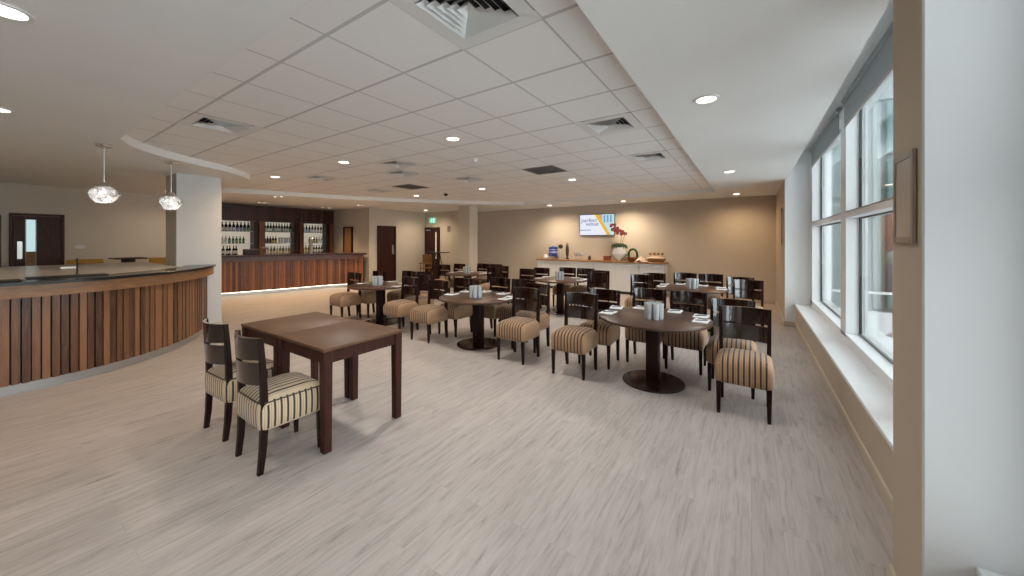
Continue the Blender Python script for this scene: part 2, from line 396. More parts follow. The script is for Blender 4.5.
mb = MB(); mb.box((-6.5, 3.9, 3.46), (15.5, 15.6, .1)); struct(mb.build('light_seal_slab', M['plaster']))  # unseen slab added to stop sky light leaking through ceiling gaps
def wallbox(name, x0, x1, y0, y1, z0=0., z1=2.82, mat='wall'):
    mb = MB(); mb.box(((x0+x1)/2, (y0+y1)/2, (z0+z1)/2), (x1-x0, y1-y0, z1-z0)); return struct(mb.build(name, M[mat]))
YB = 11.4; YE = 10.45; YS = 7.8; XD = -11.35
wallbox('wall_back', -9.45, 1.2, YB, YB+.15, 0, 3.4)
wallbox('wall_exit', XD-.1, -9.45, YE, YE+.1)
wallbox('wall_return', -9.55, -9.45, YE, YB+.1)
wallbox('wall_corridor', XD-.1, XD, YS, YE)
wallbox('wall_service', -14.1, XD, YS, YS+.1)
wallbox('wall_bar', -14.1, -13.95, 2.9, YS)
wallbox('wall_step', -14.1, -12.5, 2.8, 2.95)
wallbox('wall_left', -12.65, -12.5, .28, 2.8)
wallbox('wall_left_corridor', -12.65, -12.5, -3.6, -.62)
wallbox('wall_left_lintel', -12.65, -12.5, -.62, .28, 2.15, 2.82)
wallbox('wall_passage', -13.7, -13.6, -1.5, 1.2, 0, 2.82, 'olive')
wallbox('wall_passage_side', -13.6, -12.65, .3, .4, 0, 2.82, 'olive')
wallbox('wall_passage_end', -13.6, -12.65, -1.1, -1., 0, 2.82, 'olive')
wallbox('wall_front', -12.65, 1.2, -3.75, -3.6, 0, 3.4, 'olive')  # unseen wall; its dark tone is set to dim reflections in chair backs
# pillar beside the bar and the free-standing column
def pillar(name, x0, x1, y0, y1, mats, faces):
    hh = 3.41 if name == 'pier' else 2.84; mb = MB(); mb.box(((x0+x1)/2, (y0+y1)/2, hh/2), (x1-x0, y1-y0, hh), .006)
    for f in mb.bm.faces:
        n = f.normal; f.normal_update(); n = f.normal
        f.material_index = faces(n)
    return struct(mb.build(name, [M[m] for m in mats]))
pillar('pillar', -8.92, -8.3, 1.93, 2.57, ('wall', 'pillar_daylit'), lambda n: 1 if n.x > .5 else 0)  # window-facing side lighter: daylight put into its colour
pillar('column', -8.32, -7.82, 9.16, 9.58, ('wall',), lambda n: 0)
# window side: two piers, low wall, sill
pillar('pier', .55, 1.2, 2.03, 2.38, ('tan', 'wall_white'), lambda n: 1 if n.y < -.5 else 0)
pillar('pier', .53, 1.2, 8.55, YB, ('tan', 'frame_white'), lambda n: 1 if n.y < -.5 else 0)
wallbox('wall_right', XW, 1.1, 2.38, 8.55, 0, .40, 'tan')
wallbox('wall_right_rear', XW, 1.1, -3.6, 2.03, 0, .40)
wallbox('wall_right_head', .95, 1.2, -3.6, 8.6, 3.26, 3.4, 'wall_white')
mb = MB(); mb.box(((XW-.02+XG)/2, 5.465, .417), (XG-XW+.02, 6.17, .034), .005); struct(mb.build('sill', M['frame_white']))
mb = MB(); mb.box(((XW-.02+XG)/2, -.785, .417), (XG-XW+.02, 5.63, .034), .005); struct(mb.build('sill', M['frame_white']))
def skirt(name, a, b, n):
    """skirting from a to b, n = direction into the room"""
    a, b, n = Vector(a), Vector(b), Vector(n); mb = MB()
    prof = [(0, 0), (.018, 0), (.018, .08), (.012, .095), (0, .1)]
    mb.rings([[(p.x+n.x*o, p.y+n.y*o, z) for o, z in prof] for p in (a, b)]); return struct(mb.build(name, M['skirting']))
skirt('baseboard_right', (XW, 2.38), (XW, 8.55), (-1, 0))
skirt('baseboard_right_rear', (XW, -3.6), (XW, 2.03), (-1, 0))
skirt('baseboard_pier', (.55, 2.03), (.55, 2.395), (-1, 0))
skirt('baseboard_pier_front', (.53, 2.03), (XW, 2.03), (0, -1))
skirt('baseboard_far_pier', (.53, 8.53), (.53, YB), (-1, 0))
skirt('baseboard_far_pier_front', (.53, 8.55), (XW, 8.55), (0, -1))
skirt('baseboard_back', (-9.45, YB), (.53, YB), (0, -1))
skirt('baseboard_exit', (-10.45, YE), (-9.45, YE), (0, -1))
skirt('baseboard_corridor', (XD, 8.95), (XD, YE), (1, 0))
skirt('baseboard_pillar', (-8.3, 1.93), (-8.3, 2.57), (1, 0))
skirt('baseboard_column', (-7.82, 9.16), (-7.82, 9.58), (1, 0))

# windows
def window(name, y0, y1, mulls):
    w = struct(empty(name, (0, 0, 0)))
    f = MB()
    f.box(((.91+XG+.05)/2, (y0+y1)/2, .485), (.19, y1-y0, .11), .004)           # bottom rail
    f.box(((.95+XG+.05)/2, (y0+y1)/2, 3.22), (.15, y1-y0, .10), .004)
    je = .18 if name == 'window_1' else .12
    f.box((1.005, y0+.06, 1.85), (.19, .12, 2.8), .004); f.box((1.005, y1-je/2, 1.85), (.19, je, 2.8), .004)
    struct(f.build('window_frame', M['frame_white'], w))
    for yy in mulls:
        m_ = MB(); m_.box((1.005, yy, 1.85), (.19, .26, 2.7), .006); struct(m_.build('mullion', M['frame_white'], w))
    t = MB(); t.box((1.0, (y0+y1-je+.1)/2, 1.92), (.17, y1-y0-je-.02, .066), .004); struct(t.build('transom', M['frame_white'], w))
    cap = MB(); cap.box((.985, (y0+y1-je+.12)/2, 1.957), (.15, y1-y0-.12-je, .008)); struct(cap.build('transom_shade_line', M['alu'], w))  # brownish strip: shading along the transom top put in as colour
    ys = [y0+.12]+[q for yy in mulls for q in (yy-.13, yy+.13)]+[y1-je]
    for a, b in zip(ys[0::2], ys[1::2]):
        for z0, z1 in ((.54, 1.887), (1.953, 3.17)):
            g = MB(); g.box((XG, (a+b)/2, (z0+z1)/2), (.012, b-a, z1-z0)); struct(g.build('pane', M['glass'], w))
            gk = MB()
            for c, d in (((XG-.012, a+.008, (z0+z1)/2), (.02, .016, z1-z0)), ((XG-.012, b-.008, (z0+z1)/2), (.02, .016, z1-z0)),
                         ((XG-.012, (a+b)/2, z0+.008), (.02, b-a-.032, .016)), ((XG-.012, (a+b)/2, z1-.008), (.02, b-a-.032, .016))): gk.box(c, d)
            struct(gk.build('gasket', M['retgrille'], w))
    return w
window('window_1', 2.38, 8.55, (3.42, 5.75))
window('window_2', -3.6, 2.03, (-1.7, .3))
# roller blinds, half let down behind the ceiling edge
for (y0, y1, lab) in ((3.57, 5.60, 'grey roller blind let down over the nearer tall window pane'), (5.91, 8.34, 'grey roller blind let down over the farther window pane beside the white pier'),
                      (2.42, 3.27, 'grey roller blind over the pane right behind the near taupe pier')):
    r = empty('roller_blind', (.9, (y0+y1)/2, 2.935)); tag(r, lab, 'blind', 'roller blinds')
    q = MB(); q.box((0, 0, .155), (.006, y1-y0, .29)); q.build('fabric', M['blind'], r)
    q = MB(); q.tube([(0, -(y1-y0)/2, .305), (0, (y1-y0)/2, .305)], .03, 12); q.build('roller', M['blind'], r)
    q = MB(); q.box((0, 0, .005), (.016, y1-y0, .024), .003); q.build('bottom_bar', M['alu'], r)
# sign holders on the piers
for (xf, y0, y1, z0, z1, lab) in ((.55, 2.08, 2.32, 1.61, 1.99, 'empty taupe metal sign holder on the near window pier'),
                                  (.53, 9.2, 9.85, 1.55, 2.3, 'tall wooden framed notice on the far pier by the back wall')):
    r = empty('sign_holder', (xf, (y0+y1)/2, (z0+z1)/2)); tag(r, lab, 'sign'); w, h = y1-y0, z1-z0
    q = MB()
    for c, d in (((-.012, -w/2+.014, 0), (.014, .028, h)), ((-.012, w/2-.014, 0), (.014, .028, h)), ((-.012, 0, h/2-.014), (.014, w-.056, .028)), ((-.012, 0, -h/2+.014), (.014, w-.056, .028))): q.box((c[0]+.005, c[1], c[2]), d, .003)
    q.build('frame', M['signgrey'], r)
    q = MB(); q.box((-.005, 0, 0), (.01, w-.056, h-.056)); q.build('panel', M['signface'], r)

# outside: terrace, railing, neighbouring facade
mb = MB(); mb.box((8.6, 4., -.12), (15., 34., .1)); struct(mb.build('terrace_ground', M['paving']))
fac = empty('building', (1.2, 12., 0)); tag(fac, 'neighbouring grey building with teal glazed bay seen through the windows', 'building')
q = MB(); q.box((5.2, .35, 3.7), (10.4, .6, 7.6)); q.build('wall', M['facwhite'], fac)
q = MB(); q.box((5.2, .02, 5.15), (10.4, .12, .35), .01); q.box((5.2, .03, 2.52), (10.4, .08, .1), .01); q.build('cornice', M['facpale'], fac)
for xx, wd_, z0, z1, mt, nm in ((1.30, .14, 0, 4.95, 'facpale', 'pilaster'), (.55, .5, .4, 2.3, 'tealpale', 'window'), (.55, .5, 2.7, 4.7, 'tealpale', 'window')):
    q = MB(); q.box((xx, .0, (z0+z1)/2), (wd_, .12, z1-z0), .01); q.build(nm, M[mt], fac)
for k in range(4):
    for z0, z1, mt, nm in ((2.58, 3.6, 'tealglass', 'window'), (3.66, 4.9, 'tealglass', 'window'), (1.42, 2.44, 'redpanel', 'panel'), (.36, 1.40, 'bluepanel', 'panel'), (.02, .34, 'tealglass', 'window')):
        q = MB(); q.box((2.08+1.32*k, -.06, (z0+z1)/2), (1.26, .22, z1-z0), .01); q.build(nm, M[mt], fac)
r = empty('railing', (5.4, 9.6, 0), PI/2); tag(r, 'low white terrace railing outside the windows', 'railing')
q = MB(); q.box((0, 0, .62), (.05, 8.4, .045), .005); q.build('handrail', M['frame_white'], r)
for k in range(5):
    q = MB(); q.box((0, -4.1+2.05*k, .3), (.04, .04, .6)); q.build('post', M['frame_white'], r)
r = empty('outdoor_lamp', (2.1, 9.0, 0)); tag(r, 'round white globe lamp on the terrace outside', 'lamp')
q = MB(); q.lathe([(.1, -.07), (.1, -.04), (.03, 0), (.03, 1.22)], seg=12); q.build('pole', M['alu'], r)
q = MB(); q.lathe([(.03, 1.2), (.09, 1.23), (.125, 1.30), (.125, 1.34), (.09, 1.41), (.02, 1.44)], seg=16); q.build('globe', M['facwhite'], r)

# ------------------------------------------------------------------ ceiling fittings
def diffuser(x, y, lab):
    r = empty('ceiling_vent', (x, y, ZT)); tag(r, lab, 'air vent', 'ceiling air diffusers')
    q = MB()
    a, b = .2995, .205
    for z in (-.004,):
        o = [(-a, -a, z), (a, -a, z), (a, a, z), (-a, a, z)]; i_ = [(-b, -b, z+.0), (b, -b, z), (b, b, z), (-b, b, z)]; t_ = [(-b, -b, z+.06), (b, -b, z+.06), (b, b, z+.06), (-b, b, z+.06)]
        q.rings([o, i_, t_], False, False)
    q.build('frame', M['trimwhite'], r, smooth=False)
    q = MB()
    for k in range(5):
        bo = .045+.0385*k
        lo, hi = -.012+.001*k, .03
        ti = bo-.031
        q.rings([[(-bo, -bo, lo), (bo, -bo, lo), (bo, bo, lo), (-bo, bo, lo)], [(-ti, -ti, hi), (ti, -ti, hi), (ti, ti, hi), (-ti, ti, hi)]], False, k == 0)
    q.build('louvre', M['trimwhite'], r, smooth=False)
    q = MB(); q.box((0, 0, .09), (.59, .59, .06)); q.build('plenum', M['void'], r)
vlab = ['square white air diffuser nearest the viewer at the tiled ceiling edge', 'white air diffuser above the front bar end near the curved ceiling edge', 'white air diffuser in the window side tile row, second from the front',
        'white air diffuser mid ceiling over the middle round table', 'white air diffuser in the tiles near the curved ceiling edge and far bar', 'white air diffuser farthest back in the window side tile row',
        'white air diffuser above the rear middle tables beside the dark return grilles', 'white air diffuser between two rows of mid ceiling vents', 'white air diffuser deepest in the ceiling towards the far bar']
for (x, y), l in zip(VENTS, vlab): diffuser(x, y, l)
for (x, y), l in zip(RETURNS, ('dark flat return air grille in the tiles over the middle tables', 'dark flat return air grille in the tiles toward the far bar')):
    r = empty('return_grille', (x, y, ZT)); tag(r, l, 'air vent', 'dark return air grilles')
    q = MB()
    for c, d in (((0, -.285, -.004), (.6, .03, .012)), ((0, .285, -.004), (.6, .03, .012)), ((-.285, 0, -.004), (.03, .54, .012)), ((.285, 0, -.004), (.03, .54, .012))): q.box(c, d)
    q.build('frame', M['retgrille'], r)
    q = MB()
    for k in range(13): q.box((0, -.25+.0417*k, .006), (.54, .006, .02), rot=Matrix.Rotation(.5, 4, 'X'))
    q.build('grille', M['retgrille'], r)
    q = MB(); q.box((0, 0, .05), (.59, .59, .05)); q.build('plenum', M['void'], r)

def downlight(x, y, z, lab, power, col, group='ceiling downlights', rad=.075, half=80):
    r = empty('downlight', (x, y, z)); tag(r, lab, 'ceiling light', group)
    q = MB(); q.rings([[(rr*math.cos(2*PI*i/20), rr*math.sin(2*PI*i/20), zz) for i in range(20)] for rr, zz in ((rad+.022, -.001), (rad+.02, -.008), (rad, -.01), (rad-.004, .03))], False, False)
    q.build('trim', M['trimwhite'], r)
    q = MB(); q.lathe([(rad-.002, -.004), (rad-.002, -.0035)], seg=20); q.build('lens', M['lamp'], r)
    l = bpy.data.lights.new('downlight_beam', 'SPOT'); l.energy = power; l.color = col; l.spot_size = math.radians(2*half); l.spot_blend = .9; l.shadow_soft_size = .08
    o = bpy.data.objects.new('downlight_beam', l); C.objects.link(o); o.parent = r; o.location = (0, 0, -.03)
WARM = (1., .80, .56); NEU = (1., .94, .86); VW = (1., .70, .40)
PT, PB = 125., 50.
DL = [(-3.1, 3.31, ZT, 'ceiling downlight in the tiles over the front middle tables, window side', PT, NEU),
      (-5.49, 3.31, ZT, 'ceiling downlight in the tiles between middle and bar-side front tables', PT, NEU),
      (-7.89, 3.31, ZT, 'ceiling downlight in the tiles nearest the curved ceiling edge', PT, VW),
      (-3.1, 6.9, ZT, 'ceiling downlight in the tiles over the rear middle table', PT, NEU),
      (-5.49, 6.9, ZT, 'ceiling downlight in the rear tiles beside the black ceiling camera', PT, WARM),
      (-7.85, 6.9, ZT, 'ceiling downlight in the rear tiles toward the service doors', PT, WARM),
      (-.31, 3.37, ZB, 'nearest ceiling downlight in the plaster strip along the windows', PB, NEU),
      (-.31, 7.11, ZB, 'second ceiling downlight in the plaster strip along the windows', PB, NEU),
      (-.31, 10.6, ZB, 'ceiling downlight in the rear corner above the tan wall by the pier', 70, VW),
      (-3.17, .08, ZB, 'ceiling downlight in the plaster at the upper left nearest the viewer', PB, NEU),
      (-5.6, .1, ZB, 'ceiling downlight in the plaster before the front bar', 75, VW),
      (-5.55, 10.55, ZB, 'ceiling downlight near back wall left of the screen', 170, WARM),
      (-3.15, 10.65, ZB, 'ceiling downlight near back wall right above the screen', 170, WARM),
      (-10.4, 9.6, ZB, 'ceiling downlight in front of the exit door', 90, WARM),
      (-.31, -.4, ZB, 'ceiling downlight in the window strip behind the viewer', PB, NEU),
      (-8.6, -.9, ZB, 'added out-of-view ceiling downlight above the front bar worktop', 45, WARM),  # added lamp, moved just out of view
      (-11.5, 2.55, ZB, 'added ceiling downlight hidden by the pillar, over the mustard seats behind the front bar', 32, WARM)]  # added lamp, kept out of sight behind the pillar
for a in DL: downlight(*a)
TW = [((-10.5, 4.4), (-10.35, 4.5)), ((-12.4, 4.76), (-12.5, 4.95)), ((-12.5, 6.75), (-12.55, 7.0)), ((-10.7, 6.95), (-10.67, 7.1))]
tl = ['nearest of the small twin spotlights before the far bar', 'small twin spotlight over the left part of the far bar', 'small twin spotlight over the right end of the far bar', 'small twin spotlight by the corner of the corridor wall']
for (a, b), l in zip(TW, tl):
    for p, w in ((a, 'first lamp'), (b, 'second lamp')):
        downlight(p[0], p[1], ZB, l+', '+w, 110 if p[0] > -11 else 90, VW, 'twin spotlights over the far bar', .04, 50)
r = empty('ceiling_camera', (-6.75, 6.94, ZT)); tag(r, 'small black dome camera on the rear ceiling tiles', 'camera')
q = MB(); q.lathe([(.07, 0), (.07, -.02), (.06, -.025)], seg=16); q.build('base', M['trimwhite'], r)
q = MB(); q.lathe([(.05, -.024), (.048, -.05), (.035, -.075), (.012, -.09)], seg=16); q.build('dome', M['black'], r)
r = empty('smoke_detector', (-3.6, 4.34, ZT)); tag(r, 'small white smoke detector on the mid ceiling tiles', 'smoke detector')
q = MB(); q.lathe([(.055, 0), (.055, -.012), (.04, -.02)], seg=16); q.build('base', M['trimwhite'], r)
q = MB(); q.lathe([(.036, -.018), (.034, -.04), (.02, -.05)], seg=16); q.build('sensor', M['trimwhite'], r)

# pendants over the front bar
def pendant(x, y, zc, lab):
    r = empty('pendant_lamp', (x, y, ZB)); tag(r, lab, 'pendant lamp', 'glass pendant lamps over the bar')
    q = MB(); q.lathe([(.075, 0), (.075, -.012), (.06, -.03), (.02, -.045)], seg=20); q.build('canopy', M['chrome'], r)
    q = MB(); q.tube([(0, 0, -.04), (0, 0, zc+.14)], .006, 6); q.build('cord', M['steel'], r)
    q = MB(); q.lathe([(.03, zc+.16), (.045, zc+.13), (.07, zc+.10)], seg=16); q.build('collar', M['chrome'], r)
    q = MB(); b = bmesh.new(); bmesh.ops.create_icosphere(b, subdivisions=2, radius=1.)
    rnd = random.Random(3)
    for v in b.verts:
        k = rnd.uniform(.90, 1.06); v.co = Vector((v.co.x*.137*k, v.co.y*.137*k, v.co.z*.118*k+zc+.01))
    q.add(b); q.build('shade', M['crystal'], r, smooth=False)
    q = MB(); q.lathe([(.008, zc-.02), (.022, zc-.012), (.028, zc+.01), (.02, zc+.04), (.012, zc+.09)], seg=12); q.build('bulb', M['lampcool'], r)
    l = bpy.data.lights.new('pendant_glow', 'POINT'); l.energy = 2.6; l.color = (1., .95, .9); l.shadow_soft_size = .02
    o = bpy.data.objects.new('pendant_glow', l); C.objects.link(o); o.parent = r; o.location = (0, 0, zc-.045)
pendant(-6.59, .87, -.62, 'larger looking crystal glass pendant lamp hanging over the middle of the front bar')
pendant(-7.17, 1.61, -.62, 'crystal glass pendant lamp hanging beside the white pillar')

# ------------------------------------------------------------------ front bar
def slat_panel(path, ns, z0, z1, mat, parent, pitch=.066):
    q = MB(); uvs = q.bm.loops.layers.uv.new('UVMap')
    pts = resample(path, pitch); pn = normals(pts, 1 if ns is None else ns)
    for i, (p, n) in enumerate(zip(pts, pn)):
        t = Vector((-n.y, n.x)); w = .027; d = .022+.008*((i*7) % 3)
        c = [(p+t*a+n*b) for a, b in ((-w, -.03), (w, -.03), (w, d), (-w, d))]
        fs = q.rings([[(k.x, k.y, z) for k in c] for z in (z0, z1)])
        for f in fs:
            for lp in f.loops: lp[uvs].uv = (i+.5, lp.vert.co.z)
    return q.build('slat_panel', mat, parent)
def bar(name, foot, zs, lab, mats, side, back_poly, ledge=None):
    kz, sz, fz, tz = zs
    r = empty(name, (0, 0, 0)); tag(r, lab, 'bar counter')
    path = resample(catmull(foot, 14), .06); ns = normals(path, side)
    ko = -.005 if ledge else -.06
    q = MB(); sweep(q, path, ns, [(-.14, 0), (ko, 0), (ko, kz), (-.14, kz)]); q.build('kick_plate', M['kick'], r)
    if not ledge:
        q = MB(); sweep(q, path, ns, [(-.05, kz-.012), (-.022, kz-.012), (-.022, kz-.004), (-.05, kz-.004)]); q.build('strip_light', M['glow'], r)
    q = MB(); sweep(q, path, ns, [(-.16, kz), (-.026, kz), (-.026, sz), (-.16, sz)]); q.build('body', M['black'], r)
    slat_panel([p for p in path], side, kz, sz, mats[0], r)
    q = MB(); sweep(q, path, ns, [(-.16, sz), (.12, sz), (.12, fz), (-.16, fz)]); q.build('fascia', mats[1], r)
    fr = [p+n*.15 for p, n in zip(path, ns)]
    if ledge:
        q = MB(); sweep(q, path, ns, [(-ledge, fz), (.15, fz), (.15, tz-.004), (.146, tz), (-ledge, tz)]); q.build('ledge', mats[2], r)
        fr = [p-n*(ledge+.002) for p, n in zip(path, ns)]
    poly = [(p.x, p.y) for p in fr]+back_poly
    q = MB(); q.prism(poly, fz+.002, tz-(.003 if ledge else 0)); q.build('worktop', mats[3], r, smooth=False)
    return r
b1 = bar('bar_counter', [(-6.45, -3.4), (-6.45, -2.2), (-6.45, -1.), (-6.46, .1), (-6.57, .83), (-7.02, 1.52), (-7.65, 2.02), (-8.285, 2.33)], (.105, 1.02, 1.155, 1.19),
         'curved front bar counter of mixed brown wood slats at the left', (M['slat'], M['fascia'], M['granite'], M['stone']), 1, [(-8.285, 1.92), (-8.95, 1.92), (-10.4, 1.92), (-10.4, -3.4)], .26)
mb = MB(); mb.box((-10.36, -.83, .56), (.06, 5.1, 1.12)); mb.build('back_panel', M['white'], b1)
# things on the front bar
q = MB(); q.box((0, 0, .006), (.26, .62, .012), .004); o = q.build('ledge_reflection', M['black'], None); o.location = (-6.85, .62, 1.191); tag(o, 'dark slab for the door reflection in the front bar ledge', 'painted reflection')  # dark slab stands in for the door mirrored in the glossy ledge
q = MB(); q.box((0, 0, .006), (.24, .5, .012), .004); o = q.build('ledge_reflection', M['black'], None); o.location = (-6.6, .02, 1.191); tag(o, 'dark slab for a reflection at the left picture edge of the front bar', 'painted reflection')  # second slab imitating the dark reflection along the ledge
r = empty('beer_tap', (-7.0, .70, 1.187)); tag(r, 'thin dark tap with white handle on the front bar', 'beer tap')
q = MB(); q.lathe([(.035, 0), (.035, .012), (.008, .02), (.008, .2), (.011, .205), (.006, .215)], seg=10); q.build('stem', M['black'], r)
q = MB(); q.box((.0, -.07, .1), (.02, .13, .03), .008); q.build('handle', M['paper'], r)

# ------------------------------------------------------------------ far bar
b2 = bar('bar_counter', [(-12.75, 3.0), (-12.6, 3.8), (-12.42, 4.5), (-12.22, 5.3), (-12.08, 6.1), (-11.92, 6.8), (-11.62, 7.3), (-11.36, 7.62)], (.12, 1.0, 1.14, 1.19),
         'long red-brown slatted far bar counter in front of the lit bottle shelves', (M['slat_red'], M['fascia_red'], M['granite'], M['door']), 1, [(-11.36, 7.72), (-12.2, 7.72), (-12.75, 7.2), (-13.0, 5.5), (-13.3, 3.0)])
bb = empty('back_bar', (-13.6, 0, 0)); tag(bb, 'tall dark wood back bar with three lit bays of bottle shelves', 'back bar')
q = MB(); uvs = q.bm.loops.layers.uv.new('UVMap'); yy = 3.0; i = 0
while yy < 7.72:
    w = .058; fs = q.rings([[(0, yy, z), (.03+.006*(i % 2), yy, z), (.03+.006*(i % 2), yy+w, z), (0, yy+w, z)] for z in (2.27, 2.79)])
    for f in fs:
        for lp in f.loops: lp[uvs].uv = (i+.5, lp.vert.co.z)
    yy += .064; i += 1
q.build('bulkhead', M['slat_dark'], bb)
q = MB(); q.box((-.17, 5.4, 2.53), (.33, 4.75, .52)); q.build('bulkhead_box', M['door'], bb)
for y0, y1, mt in ((5.08, 5.20, 'door'), (5.22, 5.40, 'post_wood'), (6.33, 6.48, 'door'), (6.50, 6.65, 'fascia_red'), (7.50, 7.60, 'door'), (7.62, 7.77, 'post_wood')):
    q = MB(); q.box((-.15, (y0+y1)/2, 1.15), (.34 if mt != 'door' else .30, y1-y0, 2.27), .004); q.build('post', M[mt], bb)
for y0, y1 in ((3.0, 5.08), (5.40, 6.33), (6.65, 7.50)):
    q = MB(); q.box((-.33, (y0+y1)/2, 1.70), (.02, y1-y0, 1.15)); q.build('lit_back_panel', M['backlit'], bb)
    for z in (1.925, 1.535):
        q = MB(); q.box((-.19, (y0+y1)/2, z), (.24, y1-y0-.01, .012)); q.build('shelf', M['tumbler'], bb)
q = MB(); q.box((-.1, 5.3, .56), (.45, 4.6, 1.12)); q.build('cabinet', M['door'], bb)
q = MB(); q.box((-.08, 5.3, 1.14), (.55, 4.6, .04), .004); q.build('back_counter', M['granite'], bb)
# bottles
def bottle_mesh(h, r, inv=False):
    pr = [(r*.9, 0), (r, .01*h), (r, .58*h), (r*.85, .66*h), (r*.38, .76*h), (r*.34, .93*h), (r*.42, .935*h), (r*.42, h)]
    if inv: pr = [(a, h-b) for a, b in reversed(pr)]
    return pr
BOT = {}
def bottle(kind, y, z, h, r, body, lab_m, label, group, inv=False, x=-13.78):
    key = (h, r, inv, body, lab_m)
    if key not in BOT:
        root = empty('bottle', (0, 0, 0))
        q = MB(); q.lathe(bottle_mesh(h, r, inv), seg=10); q.build('glass', M[body], root)
        q = MB(); z0, z1 = (.18*h, .48*h) if not inv else (.5*h, .8*h)
        if kind == 'spirit': z0, z1 = .08*h, .40*h
        q.lathe([(r+.001, z0), (r+.0015, z0+.002), (r+.0015, z1-.002), (r+.001, z1)], seg=10, cap0=False, cap1=False); q.build('paper_label', M[lab_m], root)
        q = MB(); zc = h if not inv else 0
        q.lathe([(r*.45, zc-.03*h), (r*.46, zc+.02*h)], seg=8); q.build('cap', M['steel'], root)
        BOT[key] = root; o = root
    else: o = copy_tree(BOT[key])
    o.location = (x, y, z); tag(o, label, 'bottle', group); return o
g1 = 'dark spirit bottles on the top left bay shelf'
for k in range(4):
    for d in (-.05, .05): bottle('spirit', 4.33+.2*k+d, 1.932, .30, .042, 'bg_dark', ['label_w', 'label_w', 'label_b', 'label_g'][k], ['dark bottle with white label on the top shelf, left bay of the back bar', 'dark bottle with white label on the top shelf, left bay of the back bar', 'dark bottle with blue label on the top shelf, left bay of the back bar', 'dark bottle with green label on the top shelf, left bay of the back bar'][k], g1)
for k in range(7):
    bottle('beer', 4.28+.095*k, 1.542, .23, .033, 'bg_clear' if k < 2 else 'bg_green', 'label_w' if k < 2 else 'label_g', 'clear small bottle on the middle shelf of the left bay' if k < 2 else 'green beer bottle on the middle shelf of the left bay', 'small bottles on the middle left bay shelf')
for k in range(6):
    bottle('wine', 4.22+.085*k, 1.161, .31, .038, 'bg_dark', 'label_w', 'dark wine bottle with white label on the back counter, left bay', 'wine bottles under the left bay', x=-13.72-.05*(k % 2))
for k in range(10):
    bottle('spirit', 5.47+.088*k, 1.932, .31, .037, 'bg_dark', 'label_w' if k % 3 else 'label_g', 'dark spirit bottle with white label on the middle bay top shelf' if k % 3 else 'dark spirit bottle with green label on the middle bay top shelf', 'spirit bottles on the middle bay top shelf')
for k in range(5):
    bottle('spirit', 5.46+.085*k, 1.542, .24, .036, 'bg_dark' if k < 2 else 'bg_brown', 'label_y' if k > 2 else 'bg_brown', ['black squat bottle at the left end of the middle bay centre shelf']*1 and ('dark squat bottle on the middle bay centre shelf' if k < 2 else 'brown bottle with yellow label on the middle bay centre shelf' if k > 2 else 'plain brown bottle on the middle bay centre shelf'), 'bottles on the middle bay centre shelf')
for k in range(9):
    bottle('spirit', 5.47+.095*k, 1.161, .29, .036, ['bg_brown', 'bg_clear', 'bg_amber'][k % 3], 'label_w' if k % 2 else 'label_y', '%s bottle with %s label on the middle bay back counter' % (['brown', 'clear', 'amber'][k % 3], 'white' if k % 2 else 'yellow'), 'bottles on the middle bay back counter')
for k in range(7):
    bottle('spirit', 6.73+.108*k, 1.932, .29, .037, 'bg_dark' if k else 'bg_green', ['label_g', 'label_b', 'label_b', 'label_w', 'label_w', 'label_w', 'label_w'][k], ['green bottle with green label on the right bay top shelf', 'dark bottle with blue label on the right bay top shelf', 'dark bottle with blue label on the right bay top shelf', *['dark bottle with white label on the right bay top shelf']*4][k], 'bottles on the right bay top shelf')
for k in range(6):
    bottle('beer', 6.95+.09*k, 1.542, .23, .034, ['bg_brown', 'bg_amber', 'bg_amber', 'bg_green', 'bg_clear', 'bg_clear'][k], 'label_y' if k < 4 else 'label_w', '%s bottle on the right bay middle shelf' % ['brown beer', 'amber beer', 'amber beer', 'green beer', 'clear small', 'clear small'][k], 'bottles on the right bay middle shelf')
for k in range(8):
    bottle('wine', 6.72+.098*k, 1.161, .30, .038, 'bg_dark' if k > 3 else 'bg_amber', 'label_w' if k > 3 else 'label_y', 'dark wine bottle with white label on the right bay back counter' if k > 3 else 'amber bottle with yellow label on the right bay back counter', 'bottles on the right bay back counter')
# glasses on the middle bay shelf
def tumbler_mesh(h, r):
    q = MB(); q.lathe([(r*.8, 0), (r*.82, .004), (r, h), (r-.003, h), (r*.82-.003, .012), (.003, .011)], seg=14, cap0=True, cap1=True); return q
gl = tumbler_mesh(.2, .036).build('drinking_glass', M['tumbler'])
for k in range(5):
    o = gl if k == 0 else gl.copy()
    if k: C.objects.link(o)
    o.location = (-13.78, 5.92+.085*k, 1.542); tag(o, 'tall clear glass on the middle bay centre shelf of the back bar', 'glass', 'glasses on the middle bay centre shelf')
# items on the far bar counter
q = MB(); q.box((0, 0, .09), (.16, .42, .18), .01); o = q.build('drip_tray', M['black']); o.location = (-12.9, 4.75, 1.19); tag(o, 'low black box on the far bar counter, left bay', 'tray')
q = MB(); q.lathe([(.05, 0), (.05, .38), (.07, .42), (.07, .52), (.02, .55)], seg=14); o = q.build('beer_pump', M['steel']); o.location = (-12.5, 6.35, 1.19); tag(o, 'pale upright beer pump on the far bar counter', 'beer pump')
q = MB(); q.lathe([(.04, 0), (.05, .16), (.075, .2), (.06, .24), (.02, .25)], seg=14); o = q.build('ice_bucket', M['chrome']); o.location = (-12.75, 5.05, 1.19); tag(o, 'shiny rounded ice bucket on the far bar counter before the first post', 'ice bucket')

